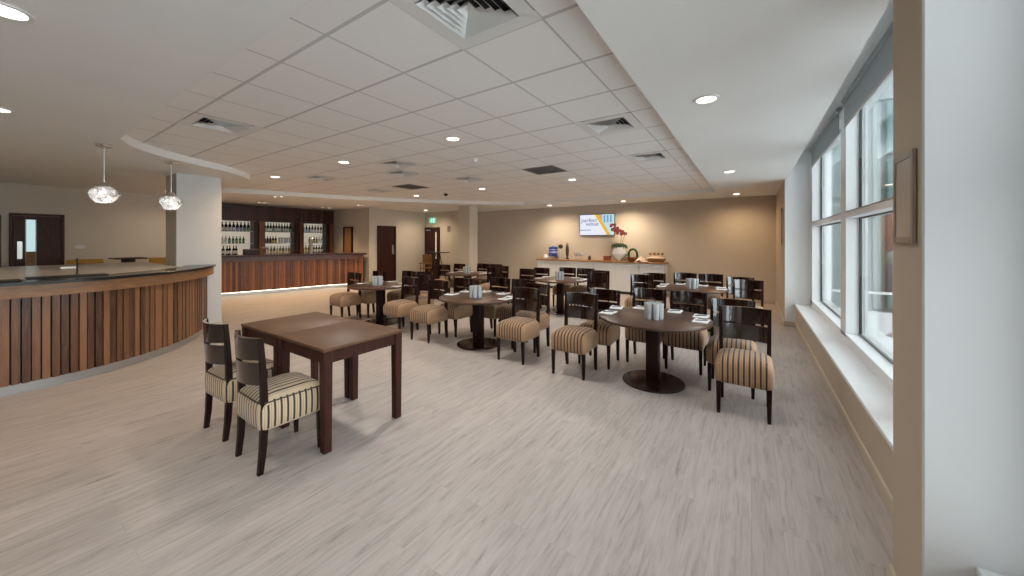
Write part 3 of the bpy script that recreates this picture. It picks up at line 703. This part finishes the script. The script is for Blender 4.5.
# ------------------------------------------------------------------ doors
def door(name, w, h, mats, panel=None, handle=None, plate=None):
    """door in local x (width) / z, face at y=0 towards -y"""
    r = struct(empty(name)); q = MB()
    for c, d in (((-w/2-.025, -.015, h/2+.025), (.05, .07, h+.05)), ((w/2+.025, -.015, h/2+.025), (.05, .07, h+.05)), ((0, -.015, h+.025), (w, .07, .05))): q.box(c, d, .004)
    struct(q.build('door_frame', M[mats[1]], r))
    q = MB(); q.box((0, .0, h/2+.004), (w-.006, .045, h-.008), .003); struct(q.build('door_leaf', M[mats[0]], r))
    if panel:
        x0, x1, z0, z1 = panel; q = MB(); q.box(((x0+x1)/2, -.024, (z0+z1)/2), (x1-x0, .006, z1-z0)); struct(q.build('vision_panel', M[panel_m], r))
    if handle is not None:
        q = MB(); q.box((handle, -.026, 1.3), (.07, .006, .34), .002); q.tube([(handle, -.03, 1.12), (handle, -.075, 1.13), (handle, -.075, 1.42), (handle, -.03, 1.44)], .011, 8); struct(q.build('door_handle', M['steel'], r))
    return r
panel_m = 'paper'
d = door('door_2', .70, 2.13, ('door', 'door'), None, .26); d.location = (XD+.02, 8.52, 0); d.rotation_euler.z = PI/2
panel_m = 'backlit'
d = door('door_3', .72, 2.13, ('door', 'door'), (.19, .25, .9, 1.98), None); d.location = (-10.9, YE-.02, 0)
q = MB(); q.box((-.2, -.045, 2.06), (.2, .04, .05), .004); struct(q.build('door_closer', M['steel'], d))
d = door('door_4', .46, 2.1, ('door_orange', 'door'), None, None); d.location = (-12.6, YS-.02, 0)
# double door on the left wall
dl = struct(empty('door_1', (-12.5, .72, 0), PI/2)); dl.scale = (.86, 1, 1); q = MB()
for c, dd in (((.385, -.0, 1.095), (.05, .08, 2.19)), ((-.385, 0, 1.095), (.05, .08, 2.19)), ((0, 0, 2.165), (.72, .08, .05))): q.box(c, dd, .004)
struct(q.build('door_frame', M['door_brown'], dl))
q = MB(); q.box((-.27, -.01, 1.07), (.17, .045, 2.13), .003); q.box((.17, -.01, 1.07), (.37, .045, 2.13), .003)
q.box((-.1, -.01, .45), (.16, .045, .9), .003); q.box((-.1, -.01, 2.1), (.16, .045, .07), .003); struct(q.build('door_leaf', M['door_brown'], dl))
q = MB(); q.box((-.1, -.012, 1.73), (.13, .012, .66)); struct(q.build('vision_panel', M['s_teal'], dl))  # glowing pane: light behind the door glass put in as emissive colour
q = MB(); q.box((-.1, -.012, 1.15), (.13, .03, .48)); struct(q.build('lower_panel', M['wicker'], dl))
q = MB(); q.box((-.26, -.036, 1.43), (.075, .006, .36), .002); struct(q.build('door_handle', M['steel'], dl))
# exit sign, wall device, switch plate
r = empty('exit_sign', (-10.9, YE, 2.46)); tag(r, 'lit green and white running man exit sign above the dark door', 'exit sign')
q = MB(); q.box((0, -.02, 0), (.34, .04, .22), .004); q.build('case', M['exit_green'], r)
q = MB()
q.lathe([(.002, -.004), (.02, -.003), (.02, .003), (.002, .004)], (-.03, -.043, .065), 10, mat=Matrix.Rotation(PI/2, 4, 'X'))
for a, b in (((-.03, .04), (-.05, -.02)), ((-.05, -.02), (-.01, -.05)), ((-.01, -.05), (-.02, -.085)), ((-.05, -.02), (-.09, -.05)), ((-.09, -.05), (-.125, -.045)), ((-.03, .03), (.01, .01)), ((.01, .01), (.03, .03)), ((-.035, .03), (-.075, .015)), ((-.075, .015), (-.08, -.015))):
    q.tube([(a[0], -.043, a[1]), (b[0], -.043, b[1])], .009, 6)
q.box((.09, -.042, 0), (.075, .004, .17)); q.build('pictogram', M['exit_white'], r)
q = MB(); q.box((0, -.02, 0), (.11, .04, .24), .01); q.lathe([(.03, 0), (.03, .01)], (0, -.04, .05), 12, mat=Matrix.Rotation(PI/2, 4, 'X'))
o = q.build('wall_sounder', M['signgrey']); o.location = (-10.0, YE, 2.1); tag(o, 'small grey wall box right of the exit door', 'alarm')
q = MB(); q.box((.008, 0, 0), (.016, .14, .07), .003); q.box((.018, .03, 0), (.006, .03, .04)); q.box((.018, -.03, 0), (.006, .03, .04)); o = q.build('light_switch', M['white']); o.location = (-12.5, 1.29, 1.48); tag(o, 'pale double light switch on the left wall beside the brown doors', 'light switch')

# ------------------------------------------------------------------ seats behind the front bar
def mustard_seat(x, y, lab):
    r = empty('bar_chair', (x, y, 0), PI/2*1.0); tag(r, lab, 'chair', 'mustard chairs behind the front bar')
    q = MB(); q.box((0, 0, .78), (.46, .44, .1), .03, seg=2); q.build('seat', M['mustard'], r)
    q = MB(); q.box((0, .2, 1.07), (.5, .07, .34), .025, seg=2); q.build('backrest', M['mustard'], r)
    for sx in (-1, 1):
        for sy in (-1, 1):
            q = MB(); q.box((sx*.19, sy*.18, .365), (.035, .035, .73), .004); q.build('leg', M['dark'], r)
    q = MB()
    for sx in (-1, 1): q.box((sx*.19, 0, .28), (.02, .33, .02))
    for sy in (-1, 1): q.box((0, sy*.18, .28), (.35, .02, .02))
    q.build('footrest', M['dark'], r)
mustard_seat(-11.3, 1.26, 'mustard padded chair behind the bar beside the light switch')
mustard_seat(-11.1, 2.42, 'mustard padded chair partly hidden by the white pillar')
r = empty('bar_table', (-11.2, 1.83, 0)); tag(r, 'dark thin topped tall table between two mustard chairs', 'table')
q = MB(); q.box((0, 0, 1.245), (.62, .5, .022), .004); q.build('tabletop', M['dark'], r)
q = MB(); q.lathe([(.11, 1.16), (.11, 1.234)], seg=12); q.lathe([(.035, .02), (.035, 1.18)], seg=12); q.build('pedestal', M['black'], r)
q = MB(); q.lathe([(.24, 0), (.24, .012), (.05, .03)], seg=20); q.build('base', M['black'], r)

# ------------------------------------------------------------------ dining chairs
def rrect(hx, hy, r, n=5):
    pts = []
    for cx, cy, a0 in ((hx-r, hy-r, 0), (-hx+r, hy-r, PI/2), (-hx+r, -hy+r, PI), (hx-r, -hy+r, 1.5*PI)):
        for k in range(n+1):
            a = a0+PI/2*k/n; pts.append((cx+r*math.cos(a), cy+r*math.sin(a)))
    return pts
def seat_mesh(boxed):
    q = MB(); uvs = q.bm.loops.layers.uv.new('UVMap')
    prof = [(.285, .10, .10, .03), (.292, .205, .202, .035), (.31, .224, .221, .04), (.36, .230, .227, .045), (.43, .231, .228, .045), (.475, .226, .223, .05), (.502, .212, .209, .055), (.523, .186, .183, .06), (.540, .145, .142, .06), (.550, .08, .08, .04), (.553, .03, .03, .015)]
    fs = q.rings([[(x, y, z) for x, y in rrect(hx, hy, rr)] for z, hx, hy, rr in prof])
    q.bm.normal_update()
    for f in fs:
        n = f.normal; side = abs(n.z) < .5
        for lp in f.loops:
            c = lp.vert.co
            if boxed and side and abs(n.x) > abs(n.y): u = c.y
            else: u = max(-.19, min(.19, c.x))
            lp[uvs].uv = (u, c.y)
    return q
def chair_proto(name, boxed, mat):
    r = empty(name)
    s = seat_mesh(boxed).build('seat', mat, r, sharp=1.2)
    if boxed:
        q = MB(); q.tube([(x, y, .492) for x, y in rrect(.222, .219, .05)], .0055, 6, closed=True); q.build('piping', M['stripe_cream_plain'], s)
    for sx in (-1, 1):
        q = MB(); q.box((sx*.195, -.195, .15), (.042, .042, .30), .004, taper=.66); q.build('leg', M['dark'], r)
    # rear legs sweep up into the back posts
    for sx in (-1, 1):
        q = MB(); rs = []
        for z, y, w, dp in ((0, .214, .028, .034), (.15, .199, .034, .04), (.30, .192, .036, .044), (.45, .191, .036, .044), (.60, .195, .034, .04), (.78, .204, .032, .034), (.945, .215, .030, .026)):
            x = sx*(.195+.012*z); rs.append([(x-w/2, y-dp/2, z), (x+w/2, y-dp/2, z), (x+w/2, y+dp/2, z), (x-w/2, y+dp/2, z)])
        q.rings(rs); q.build('leg', M['dark'], r, sharp=.9)
    # curved back: two wide rails with a narrow slot between them
    def rail(zlo, zhi, nm, dip=0.):
        q = MB(); rs = []; n = 12
        for k in range(n+1):
            t = -1+2*k/n; x = t*.205; by = .066*(1-t*t)
            ring = []
            for dz, dy in ((0, -.011), (0, .011), (1, .011), (1, -.011)):
                z = (zlo+dip*(1-t*t)) if dz == 0 else zhi
                y0 = .189+(z-.45)*.048-.004; ring.append((x, y0+by+dy, z))
            rs.append(ring)
        q.rings(rs); return q.build(nm, M['dark_gloss'], r, sharp=.9)
    rail(.795, .945, 'backrest', -.008); rail(.615, .772, 'lower_back_panel')
    return r
M['stripe_cream_plain'] = pm('dark_piping', (.05, .035, .025), .7, noise=.1)
TABLES = [((-.94, 4.33), 'front window-side table'), ((-3.56, 4.38), 'front middle table'), ((-6.13, 4.47), 'front bar-side table'),
          ((-.93, 7.4), 'rear window-side table'), ((-3.62, 7.4), 'rear middle table'), ((-6.38, 7.42), 'rear exit-side table')]
SEATS = [((-.88, -.22), 'pulled out at the bar-side end of the', 'bar-side end'), ((-.76, .29), 'second along on the bar side of the', 'bar-side rear corner'),
         ((-.24, .71), 'behind and left of the glasses on the', 'back, left of the glasses'), ((.24, .71), 'behind and right of the glasses on the', 'back, right of the glasses'),
         ((.76, .29), 'second along on the window side of the', 'window-side rear corner'), ((.88, -.22), 'pulled out at the window-side end of the', 'window-side end')]
proto = chair_proto('dining_chair', False, M['stripe']); first = True
rj = random.Random(5)
for (tx, ty), tn in TABLES:
    for (dx, dy), ph, _ in SEATS:
        o = proto if first else copy_tree(proto); first = False
        o.location = (tx+dx+rj.uniform(-.006, .006), ty+dy+rj.uniform(-.015, .015), 0); o.rotation_euler.z = rj.uniform(-.02, .02)
        tag(o, 'striped dark chair %s %s' % (ph, tn), 'chair', 'striped dining chairs at the round tables')
for i, (x, y, l) in enumerate(((-3.02, 1.31, 'nearest dark chair with cream striped seat at the square tables'), (-3.745, 1.33, 'dark chair with cream striped seat tucked in farther along the square tables'))):
    o = chair_proto('dining_chair', True, M['stripe_cream']) if i == 0 else copy_tree(pc)
    if i == 0: pc = o
    o.location = (x, y, 0); o.rotation_euler.z = PI+(.03 if i else -.02); tag(o, l, 'chair', 'cream striped chairs at the square tables')

# ------------------------------------------------------------------ round tables and what lies on them
rt = None
for (tx, ty), tn in TABLES:
    if rt is None:
        r = rt = empty('round_table')
        q = MB(); q.lathe([(.585, .715), (.605, .722), (.612, .735), (.608, .746), (.6, .75)], seg=56); q.build('tabletop', M['table_top'], r)
        q = MB(); q.lathe([(.20, .69), (.20, .716)], seg=24); q.box((0, 0, .36), (.135, .135, .68), .012, seg=2); q.build('pedestal', M['dark'], r)
        q = MB(); q.lathe([(.335, 0), (.338, .006), (.335, .016), (.30, .022), (.09, .03)], seg=40); q.build('base', M['base_gloss'], r)
    else: r = copy_tree(rt)
    r.location = (tx, ty, 0); tag(r, 'round dark brown pedestal table, %s' % tn, 'table', 'round pedestal tables')
tum = tumbler_mesh(.175, .035).build('drinking_glass', M['tumbler']); fg = True
pad = pen = None
PADS = [(-.50, -.07, .0), (-.52, .31, .1), (-.25, .47, .0), (.16, .45, .0), (.46, .30, -.1), (.49, .03, .0)]
for (tx, ty), tn in TABLES:
    for k in range(7):
        a = PI/3*k; dx, dy = (0, 0) if k == 6 else (.073*math.cos(a), .073*math.sin(a))
        o = tum if fg else tum.copy()
        if not fg: C.objects.link(o)
        fg = False
        o.location = (tx+.03+dx, ty-.10+dy, .751); tag(o, 'clear tall glass in the cluster of glasses on the %s' % tn, 'glass', 'glasses on the %s' % tn)
    for (px, py, rz), (_, _, where) in zip(PADS, SEATS):
        if pad is None:
            q = MB(); q.box((0, 0, .004), (.15, .21, .008), .0012); pad = o = q.build('notepad', M['paper'])
            q = MB(); q.box((0, .085, .0085), (.09, .018, .0008)); q.build('printed_heading', M['ink'], o)
        else: o = copy_tree(pad)
        z = rz+rj.uniform(-.08, .08)
        o.location = (tx+px, ty+py, .7505); o.rotation_euler.z = z; tag(o, 'white notepad, %s of the %s' % (where, tn), 'notepad', 'notepads on the round tables')
        if pen is None:
            q = MB(); q.tube([(-.06, 0, .005), (.045, 0, .005), (.065, 0, .004), (.072, 0, .003)], [.0045, .0045, .003, .001], 6); pen = o = q.build('pen', M['black'])
            q = MB(); q.box((-.04, 0, .0105), (.035, .003, .002)); q.build('clip', M['steel'], o)
        else: o = copy_tree(pen)
        o.location = (tx+px, ty+py-.01, .7587); o.rotation_euler.z = z+.5; tag(o, 'black pen on the notepad, %s of the %s' % (where, tn), 'pen', 'pens on the notepads')

# ------------------------------------------------------------------ square tables
st = None
for i, (x, l) in enumerate(((-3.05, 'square brown wooden table nearest the viewer, its end leg in front'), (-3.81, 'square brown wooden table butted against the nearer one, bar side'))):
    if st is None:
        r = st = empty('square_table'); W, D = .755, .74
        q = MB(); q.box((0, 0, .79), (W, D, .026), .005, seg=2); q.build('tabletop', M['sq_top'], r)
        q = MB()
        for sy in (-1, 1): q.box((0, sy*(D/2-.035), .728), (W-.15, .024, .1))
        for sx in (-1, 1): q.box((sx*(W/2-.035), 0, .728), (.024, D-.15, .1))
        q.build('apron', M['sq_leg'], r)
        for sx in (-1, 1):
            for sy in (-1, 1):
                q = MB(); q.box((sx*(W/2-.041), sy*(D/2-.041), .3885), (.072, .072, .777), .004, taper=.86); q.build('leg', M['sq_leg'], r)
    else: r = copy_tree(st)
    r.location = (x, 1.82, 0); tag(r, l, 'table', 'square wooden tables')

# ------------------------------------------------------------------ sideboard and its things
SY = 10.9
units = (( -6.22, -4.18, 'white cabinet with wood edge under the blue dispenser'), (-4.17, -2.06, 'white cabinet with wood edge under the orchid and bread'))
for x0, x1, l in units:
    r = empty('sideboard', ((x0+x1)/2, SY+.24, 0)); tag(r, l, 'cabinet', 'white sideboard units along the back wall'); w = x1-x0
    q = MB(); q.box((0, .012, .515), (w-.004, .44, .87)); q.build('body', M['white'], r)
    q = MB(); q.box((0, .03, .04), (w-.04, .38, .08)); q.build('plinth', M['black'], r)
    for k in range(3):
        q = MB(); q.box((-w/2+w/6*(2*k+1), -.222, .515), (w/3-.006, .02, .85), .002); dr = q.build('door', M['white'], r)
        q = MB(); q.box((-w/2+w/6*(2*k+1), -.232, .91), (.12, .006, .012)); q.build('handle', M['steel'], dr)
q = MB(); q.box((-4.14, SY+.23, .975), (4.22, .5, .045), .005); o = q.build('worktop', M['sidetop']); tag(o, 'long honey coloured wooden top lying over both white cabinets', 'worktop')
Z = .998
def lone(name, q, mat, loc, lab, cat, group=None):
    o = q.build(name, mat); o.location = loc; tag(o, lab, cat, group); return o
q = MB(); q.lathe([(.06, 0), (.075, .02), (.07, .1), (.05, .13), (.05, .16)], seg=14); q.tube([(.06, 0, .05), (.11, 0, .06), (.11, 0, .1), (.06, 0, .11)], .008, 6)
lone('milk_jug', q, M['white'], (-5.98, SY+.16, Z), 'small white jug left of the blue dispenser', 'jug')
r = empty('drinks_dispenser', (-5.70, SY+.2, Z)); tag(r, 'blue and white drinks dispenser on the left of the sideboard', 'dispenser')
q = MB(); q.lathe([(.15, .10), (.155, .14), (.155, .36), (.15, .38)], seg=20); q.build('tank', M['blue'], r)
q = MB(); q.lathe([(.157, .2), (.157, .27)], seg=20, cap0=False, cap1=False); q.lathe([(.157, .31), (.157, .335)], seg=20, cap0=False, cap1=False); q.build('band', M['ltblue'], r)
q = MB(); q.lathe([(.155, .38), (.15, .41), (.06, .43), (.03, .45)], seg=20); q.build('lid', M['blue'], r)
for k in range(3):
    q = MB(); a = PI/6+2*PI/3*k; q.box((.12*math.cos(a), .12*math.sin(a), .05), (.03, .03, .1)); q.build('leg', M['ltblue'], r)
q = MB(); q.tube([(0, -.15, .15), (0, -.2, .15), (0, -.2, .12)], .012, 8); q.build('tap', M['steel'], r)
r = empty('milkshake_whisk', (-5.42, SY+.2, Z)); tag(r, 'dark round topped utensil stand between blue dispenser and pepper mill', 'utensil stand')
q = MB(); q.lathe([(.07, 0), (.07, .012), (.01, .02), (.01, .36)], seg=12); q.build('stand', M['steel'], r)
q = MB(); q.lathe([(.01, .35), (.07, .38), (.085, .43), (.07, .48), (.01, .51)], seg=14); q.build('head', M['walnutmill'], r)
r = empty('pepper_mill', (-5.17, SY+.2, Z)); tag(r, 'tall dark wood pepper mill standing on the sideboard', 'pepper mill')
q = MB(); q.lathe([(.06, 0), (.06, .03), (.03, .06), (.045, .14), (.055, .2), (.06, .32), (.055, .42), (.03, .46)], seg=14); q.build('body', M['walnutmill'], r)
q = MB(); q.lathe([(.03, .46), (.045, .48), (.045, .51), (.015, .54), (.015, .56)], seg=14); q.build('knob', M['wicker'], r)
fl = None
for k in range(6):
    if fl is None:
        q = MB(); q.lathe([(.038, 0), (.038, .004), (.006, .01), (.006, .1), (.02, .12), (.04, .17), (.038, .24), (.036, .24), (.036, .17), (.018, .125), (.004, .115)], seg=14); fl = o = q.build('wine_glass', M['tumbler'])
    else: o = fl.copy(); C.objects.link(o)
    o.location = (-4.86+.085*(k % 3)*1.1, SY+.16+.1*(k//3), Z); tag(o, 'stemmed glass in the small group of glasses mid sideboard', 'glass', 'stemmed glasses on the sideboard')
q = MB(); q.lathe([(.045, 0), (.05, .01), (.05, .1), (.03, .13), (.015, .15)], seg=12); lone('sugar_pot', q, M['walnutmill'], (-4.36, SY+.16, Z), 'small dark pot between the glasses and the wooden box', 'pot')
q = MB(); q.box((0, 0, .06), (.2, .18, .12), .01); q.box((0, 0, .135), (.21, .19, .03), .008); lone('wooden_box', q, M['terracotta'], (-3.78, SY+.18, Z), 'small red brown lidded box left of the white diamond planter', 'box')
# orchid
r = empty('potted_orchid', (-3.40, SY+.22, Z)); tag(r, 'orchid with dark red blooms in a white diamond shaped planter', 'plant')
q = MB(); q.rings([[(x*s_, y*t_, z) for x, y in ((-.1, -.1), (.1, -.1), (.1, .1), (-.1, .1))] for z, s_, t_ in ((0, .15, .6), (.22, 2.05, 1.0), (.235, 2.05, 1.0), (.42, 1.15, .95))]); q.build('planter', M['white'], r, smooth=False)
q = MB()
for k in range(7):
    a = k*.9; L = .2+.03*(k % 3); pts = [(0, 0, .40), (math.cos(a)*L*.5, math.sin(a)*L*.4, .52), (math.cos(a)*L, math.sin(a)*L*.6, .47-.03*(k % 2)), (math.cos(a)*L*1.25, math.sin(a)*L*.7, .38)]
    q.tube(pts, [.02, .038, .03, .004], 6)
q.build('leaves', M['leaf'], r)
for sx, tips in ((0, [(0, 0, .42), (.05, 0, .7), (.06, .0, .86), (.0, 0, .98), (-.16, 0, 1.03), (-.24, 0, 1.0)]), (1, [(.03, 0, .42), (.1, .02, .66), (.14, .02, .78), (.1, .0, .88), (-.02, 0, .93)])):
    q = MB(); q.tube(catmull(tips, 5), .008, 6); q.build('stem', M['stem'], r)
rf = random.Random(11)
for k in range(15):
    t = k/14; cx = -.27+.44*t+rf.uniform(-.05, .05); cz = 1.08-.32*t+rf.uniform(-.08, .1); cy = rf.uniform(-.06, .03)
    q = MB()
    for j in range(5):
        a = 2*PI*j/5+rf.uniform(0, 1); mat = Matrix.Translation((cx, cy, cz)) @ Matrix.Rotation(a, 4, 'Y') @ Matrix.Rotation(.35, 4, 'X')
        q.lathe([(.004, 0), (.024, .018), (.028, .036), (.016, .056), (.003, .062)], seg=8, sy=.25, mat=mat)
    q.build('flower', M['petal'], r)
q = MB(); q.tube([(.13*math.cos(2*PI*k/16), 0, .20+.17*math.sin(2*PI*k/16)) for k in range(16)], .034, 8, closed=True); q.box((0, 0, .012), (.14, .1, .024), .006)
lone('wicker_ring', q, M['leaf'], (-3.02, SY+.30, Z), 'dark green leafy ring wreath right of the white planter', 'wreath')
for x, l in ((-3.0, 'terracotta bowl in front of the leafy ring'),):
    q = MB(); q.lathe([(.06, 0), (.1, .02), (.15, .1), (.155, .13), (.14, .13), (.09, .03), (.01, .025)], seg=18); lone('bowl', q, M['terracotta'], (x, SY+.10, Z), l, 'bowl')
def cloth(w, d, h, seed):
    q = MB(); rr = random.Random(seed); n = 9; V = []
    for i in range(n):
        row = []
        for j in range(n):
            u, v = i/(n-1)*2-1, j/(n-1)*2-1; z = max(.008, h*(1-u*u*.8)*(1-v*v*.8)+rr.uniform(-.02, .02)); row.append((u*w/2, v*d/2, z))
        V.append(row)
    top = [[q.bm.verts.new(p) for p in r_] for r_ in V]; bot = [[q.bm.verts.new((p[0], p[1], max(.0, p[2]-.006))) for p in r_] for r_ in V]
    for i in range(n-1):
        for j in range(n-1):
            q.bm.faces.new((top[i][j], top[i+1][j], top[i+1][j+1], top[i][j+1])); q.bm.faces.new((bot[i][j], bot[i][j+1], bot[i+1][j+1], bot[i+1][j]))
    return q
lone('napkin', cloth(.3, .26, .15, 2), M['cloth'], (-2.74, SY+.15, Z), 'folded pale pink napkin between terracotta bowl and bread basket', 'napkin')
r = empty('bread_basket', (-2.32, SY+.2, Z)); tag(r, 'wide bread basket lined with pale cloth at the sideboard end', 'basket')
q = MB(); q.lathe([(.8, 0), (1., .05), (1.06, .11), (1.02, .12), (.94, .06), (.75, .02)], seg=24, sx=.25, sy=.17)
q.build('basket', M['wicker'], r)
q2 = cloth(.48, .3, .09, 5)
for v in q2.bm.verts: v.co.z += .10
q2.build('liner', M['cloth'], r)
lf = None
for k in range(4):
    q = MB(); q.lathe([(.005, -.11), (.035, -.08), (.045, 0), (.035, .08), (.005, .11)], seg=10, mat=Matrix.Rotation(PI/2, 4, 'Y') @ Matrix.Scale(.9, 4)); o = q.build('bread_roll', M['bread'])
    o.location = (-2.485+.11*k, SY+.2, Z+.245); o.rotation_euler.z = PI/2; tag(o, 'baked bread roll on the cloth in the bread basket', 'bread', 'bread rolls in the basket')

# ------------------------------------------------------------------ television
tv = empty('television', (-4.225, YB-.04, 2.15)); tag(tv, 'wall mounted screen showing white and yellow slide above sideboard', 'television')
W, H = 1.2, .70
q = MB(); q.box((0, 0, 0), (W, .05, H), .006); q.build('case', M['black'], tv)
q = MB(); q.box((0, .03, 0), (.4, .04, .3)); q.build('wall_bracket', M['black'], tv)
w, h = W-.03, H-.03
def flat(pts, mat, y, name, par): 
    q = MB(); q.rings([[(x*w, yy, z*h) for x, z in pts] for yy in (y, y-.001)]); return q.build(name, mat, par, smooth=False)
s = flat([(-.5, -.5), (.5, -.5), (.5, .5), (-.5, .5)], M['screen'], -.0255, 'screen', tv)
flat([(-.06, .5), (.04, .5), (.40, -.5), (.30, -.5)], M['s_yellow'], -.027, 'yellow_stripe', s)
flat([(.04, .5), (.5, .5), (.5, -.5), (.40, -.5)], M['s_teal'], -.027, 'photo_area', s)
flat([(.04, .5), (.16, .5), (.16, .17)], M['s_orange'], -.0285, 'photo_corner', s)
for k in range(3): flat([(.2+.09*k, .12), (.25+.09*k, .1), (.25+.09*k, .47), (.2+.09*k, .44)], M['s_blue'], -.0285, 'photo_window', s)
flat([(-.5, -.27), (-.19, -.27), (-.16, -.24), (-.5, -.24)], M['s_ink'], -.027, 'rule', s)
for txt, x, z in (('perfect', -.46, .14), ('venue', -.33, -.04)):
    cu = bpy.data.curves.new('slide_text', 'FONT'); cu.body = txt; cu.size = .19; cu.extrude = .0008; cu.shear = .12
    o = bpy.data.objects.new('slide_text', cu); C.objects.link(o); o.parent = s; o.location = (x*w, -.028, z*h); o.rotation_euler = (PI/2, 0, 0); bpy.context.view_layer.update(); me = bpy.data.meshes.new_from_object(o.evaluated_get(bpy.context.evaluated_depsgraph_get())); o2 = bpy.data.objects.new('slide_text', me); C.objects.link(o2); o2.parent = s; o2.location = o.location; o2.rotation_euler = o.rotation_euler; me.materials.clear(); me.materials.append(M['s_ink']); bpy.data.objects.remove(o)

# ------------------------------------------------------------------ tall table and chair by the exit door
r = empty('tall_table', (-9.45, 9.3, 0)); tag(r, 'tall thin topped dark table beside the exit door', 'table')
q = MB(); q.box((0, 0, 1.2), (.75, .5, .025), .004, rot=.5); q.build('tabletop', M['dark'], r)
for sx in (-1, 1):
    for sy in (-1, 1):
        q = MB(); q.tube(catmull([(sx*.05, sy*.04, 1.18), (sx*.10, sy*.07, .9), (sx*.2, sy*.14, .45), (sx*.28, sy*.2, .012)], 4), .016, 8); q.build('leg', M['dark'], r)
r = empty('high_chair', (-10.0, 9.25, 0), .5); tag(r, 'orange wooden high chair standing under the tall table end', 'high chair')
q = MB(); q.box((0, .14, .93), (.36, .03, .36), .008); q.build('backrest', M['highchair'], r)
q = MB(); q.box((0, 0, .62), (.36, .32, .03), .008); q.build('seat', M['highchair'], r)
q = MB(); q.box((0, -.12, .80), (.42, .2, .022), .006); q.build('tray', M['highchair'], r)
for sx in (-1, 1):
    for sy in (-1, 1):
        q = MB(); q.tube([(sx*.15, sy*.13, .80 if sy < 0 else .76), (sx*.2, sy*.2, .01)], .016, 8); q.build('leg', M['highchair'], r)

# ------------------------------------------------------------------ light, world, camera
wd = bpy.data.worlds.new('sky'); sc.world = wd; wd.use_nodes = True; nt = wd.node_tree; nt.nodes.clear()
out = nt.nodes.new('ShaderNodeOutputWorld'); bg = nt.nodes.new('ShaderNodeBackground'); bg.inputs['Strength'].default_value = 6.0
tc = nt.nodes.new('ShaderNodeTexCoord'); sp = nt.nodes.new('ShaderNodeSeparateXYZ'); cr = nt.nodes.new('ShaderNodeValToRGB')
cr.color_ramp.elements[0].position = .0; cr.color_ramp.elements[0].color = (.93, .95, .96, 1); cr.color_ramp.elements[1].position = .9; cr.color_ramp.elements[1].color = (.86, .93, 1., 1)
nt.links.new(tc.outputs['Generated'], sp.inputs[0]); nt.links.new(sp.outputs['Z'], cr.inputs[0]); nt.links.new(cr.outputs[0], bg.inputs['Color']); nt.links.new(bg.outputs[0], out.inputs[0])

cam = bpy.data.cameras.new('camera'); co = bpy.data.objects.new('camera', cam); C.objects.link(co); sc.camera = co
co.location = (0, 0, 1.62); co.rotation_euler = (PI/2, 0, .589)
cam.sensor_width = 36.; cam.lens = 36.*358./1024.; cam.shift_y = -(288-240.9)/1024.; cam.clip_start = .05; cam.clip_end = 200
vs = sc.view_settings; vs.view_transform = 'Standard'; vs.look = 'None'; vs.gamma = 1.; vs.exposure = .15; vs.use_curve_mapping = False
cy = sc.cycles; cy.use_denoising = True
try: cy.denoiser = 'OPENIMAGEDENOISE'
except Exception: pass
cy.max_bounces = 8; cy.diffuse_bounces = 5; cy.glossy_bounces = 4; cy.transparent_max_bounces = 24; cy.sample_clamp_indirect = 8.; cy.caustics_reflective = False; cy.caustics_refractive = False

for l, v in LABELS.items():
    if len(v) > 1 and not all(g for _, g in v): print('DUP LABEL', l, v)
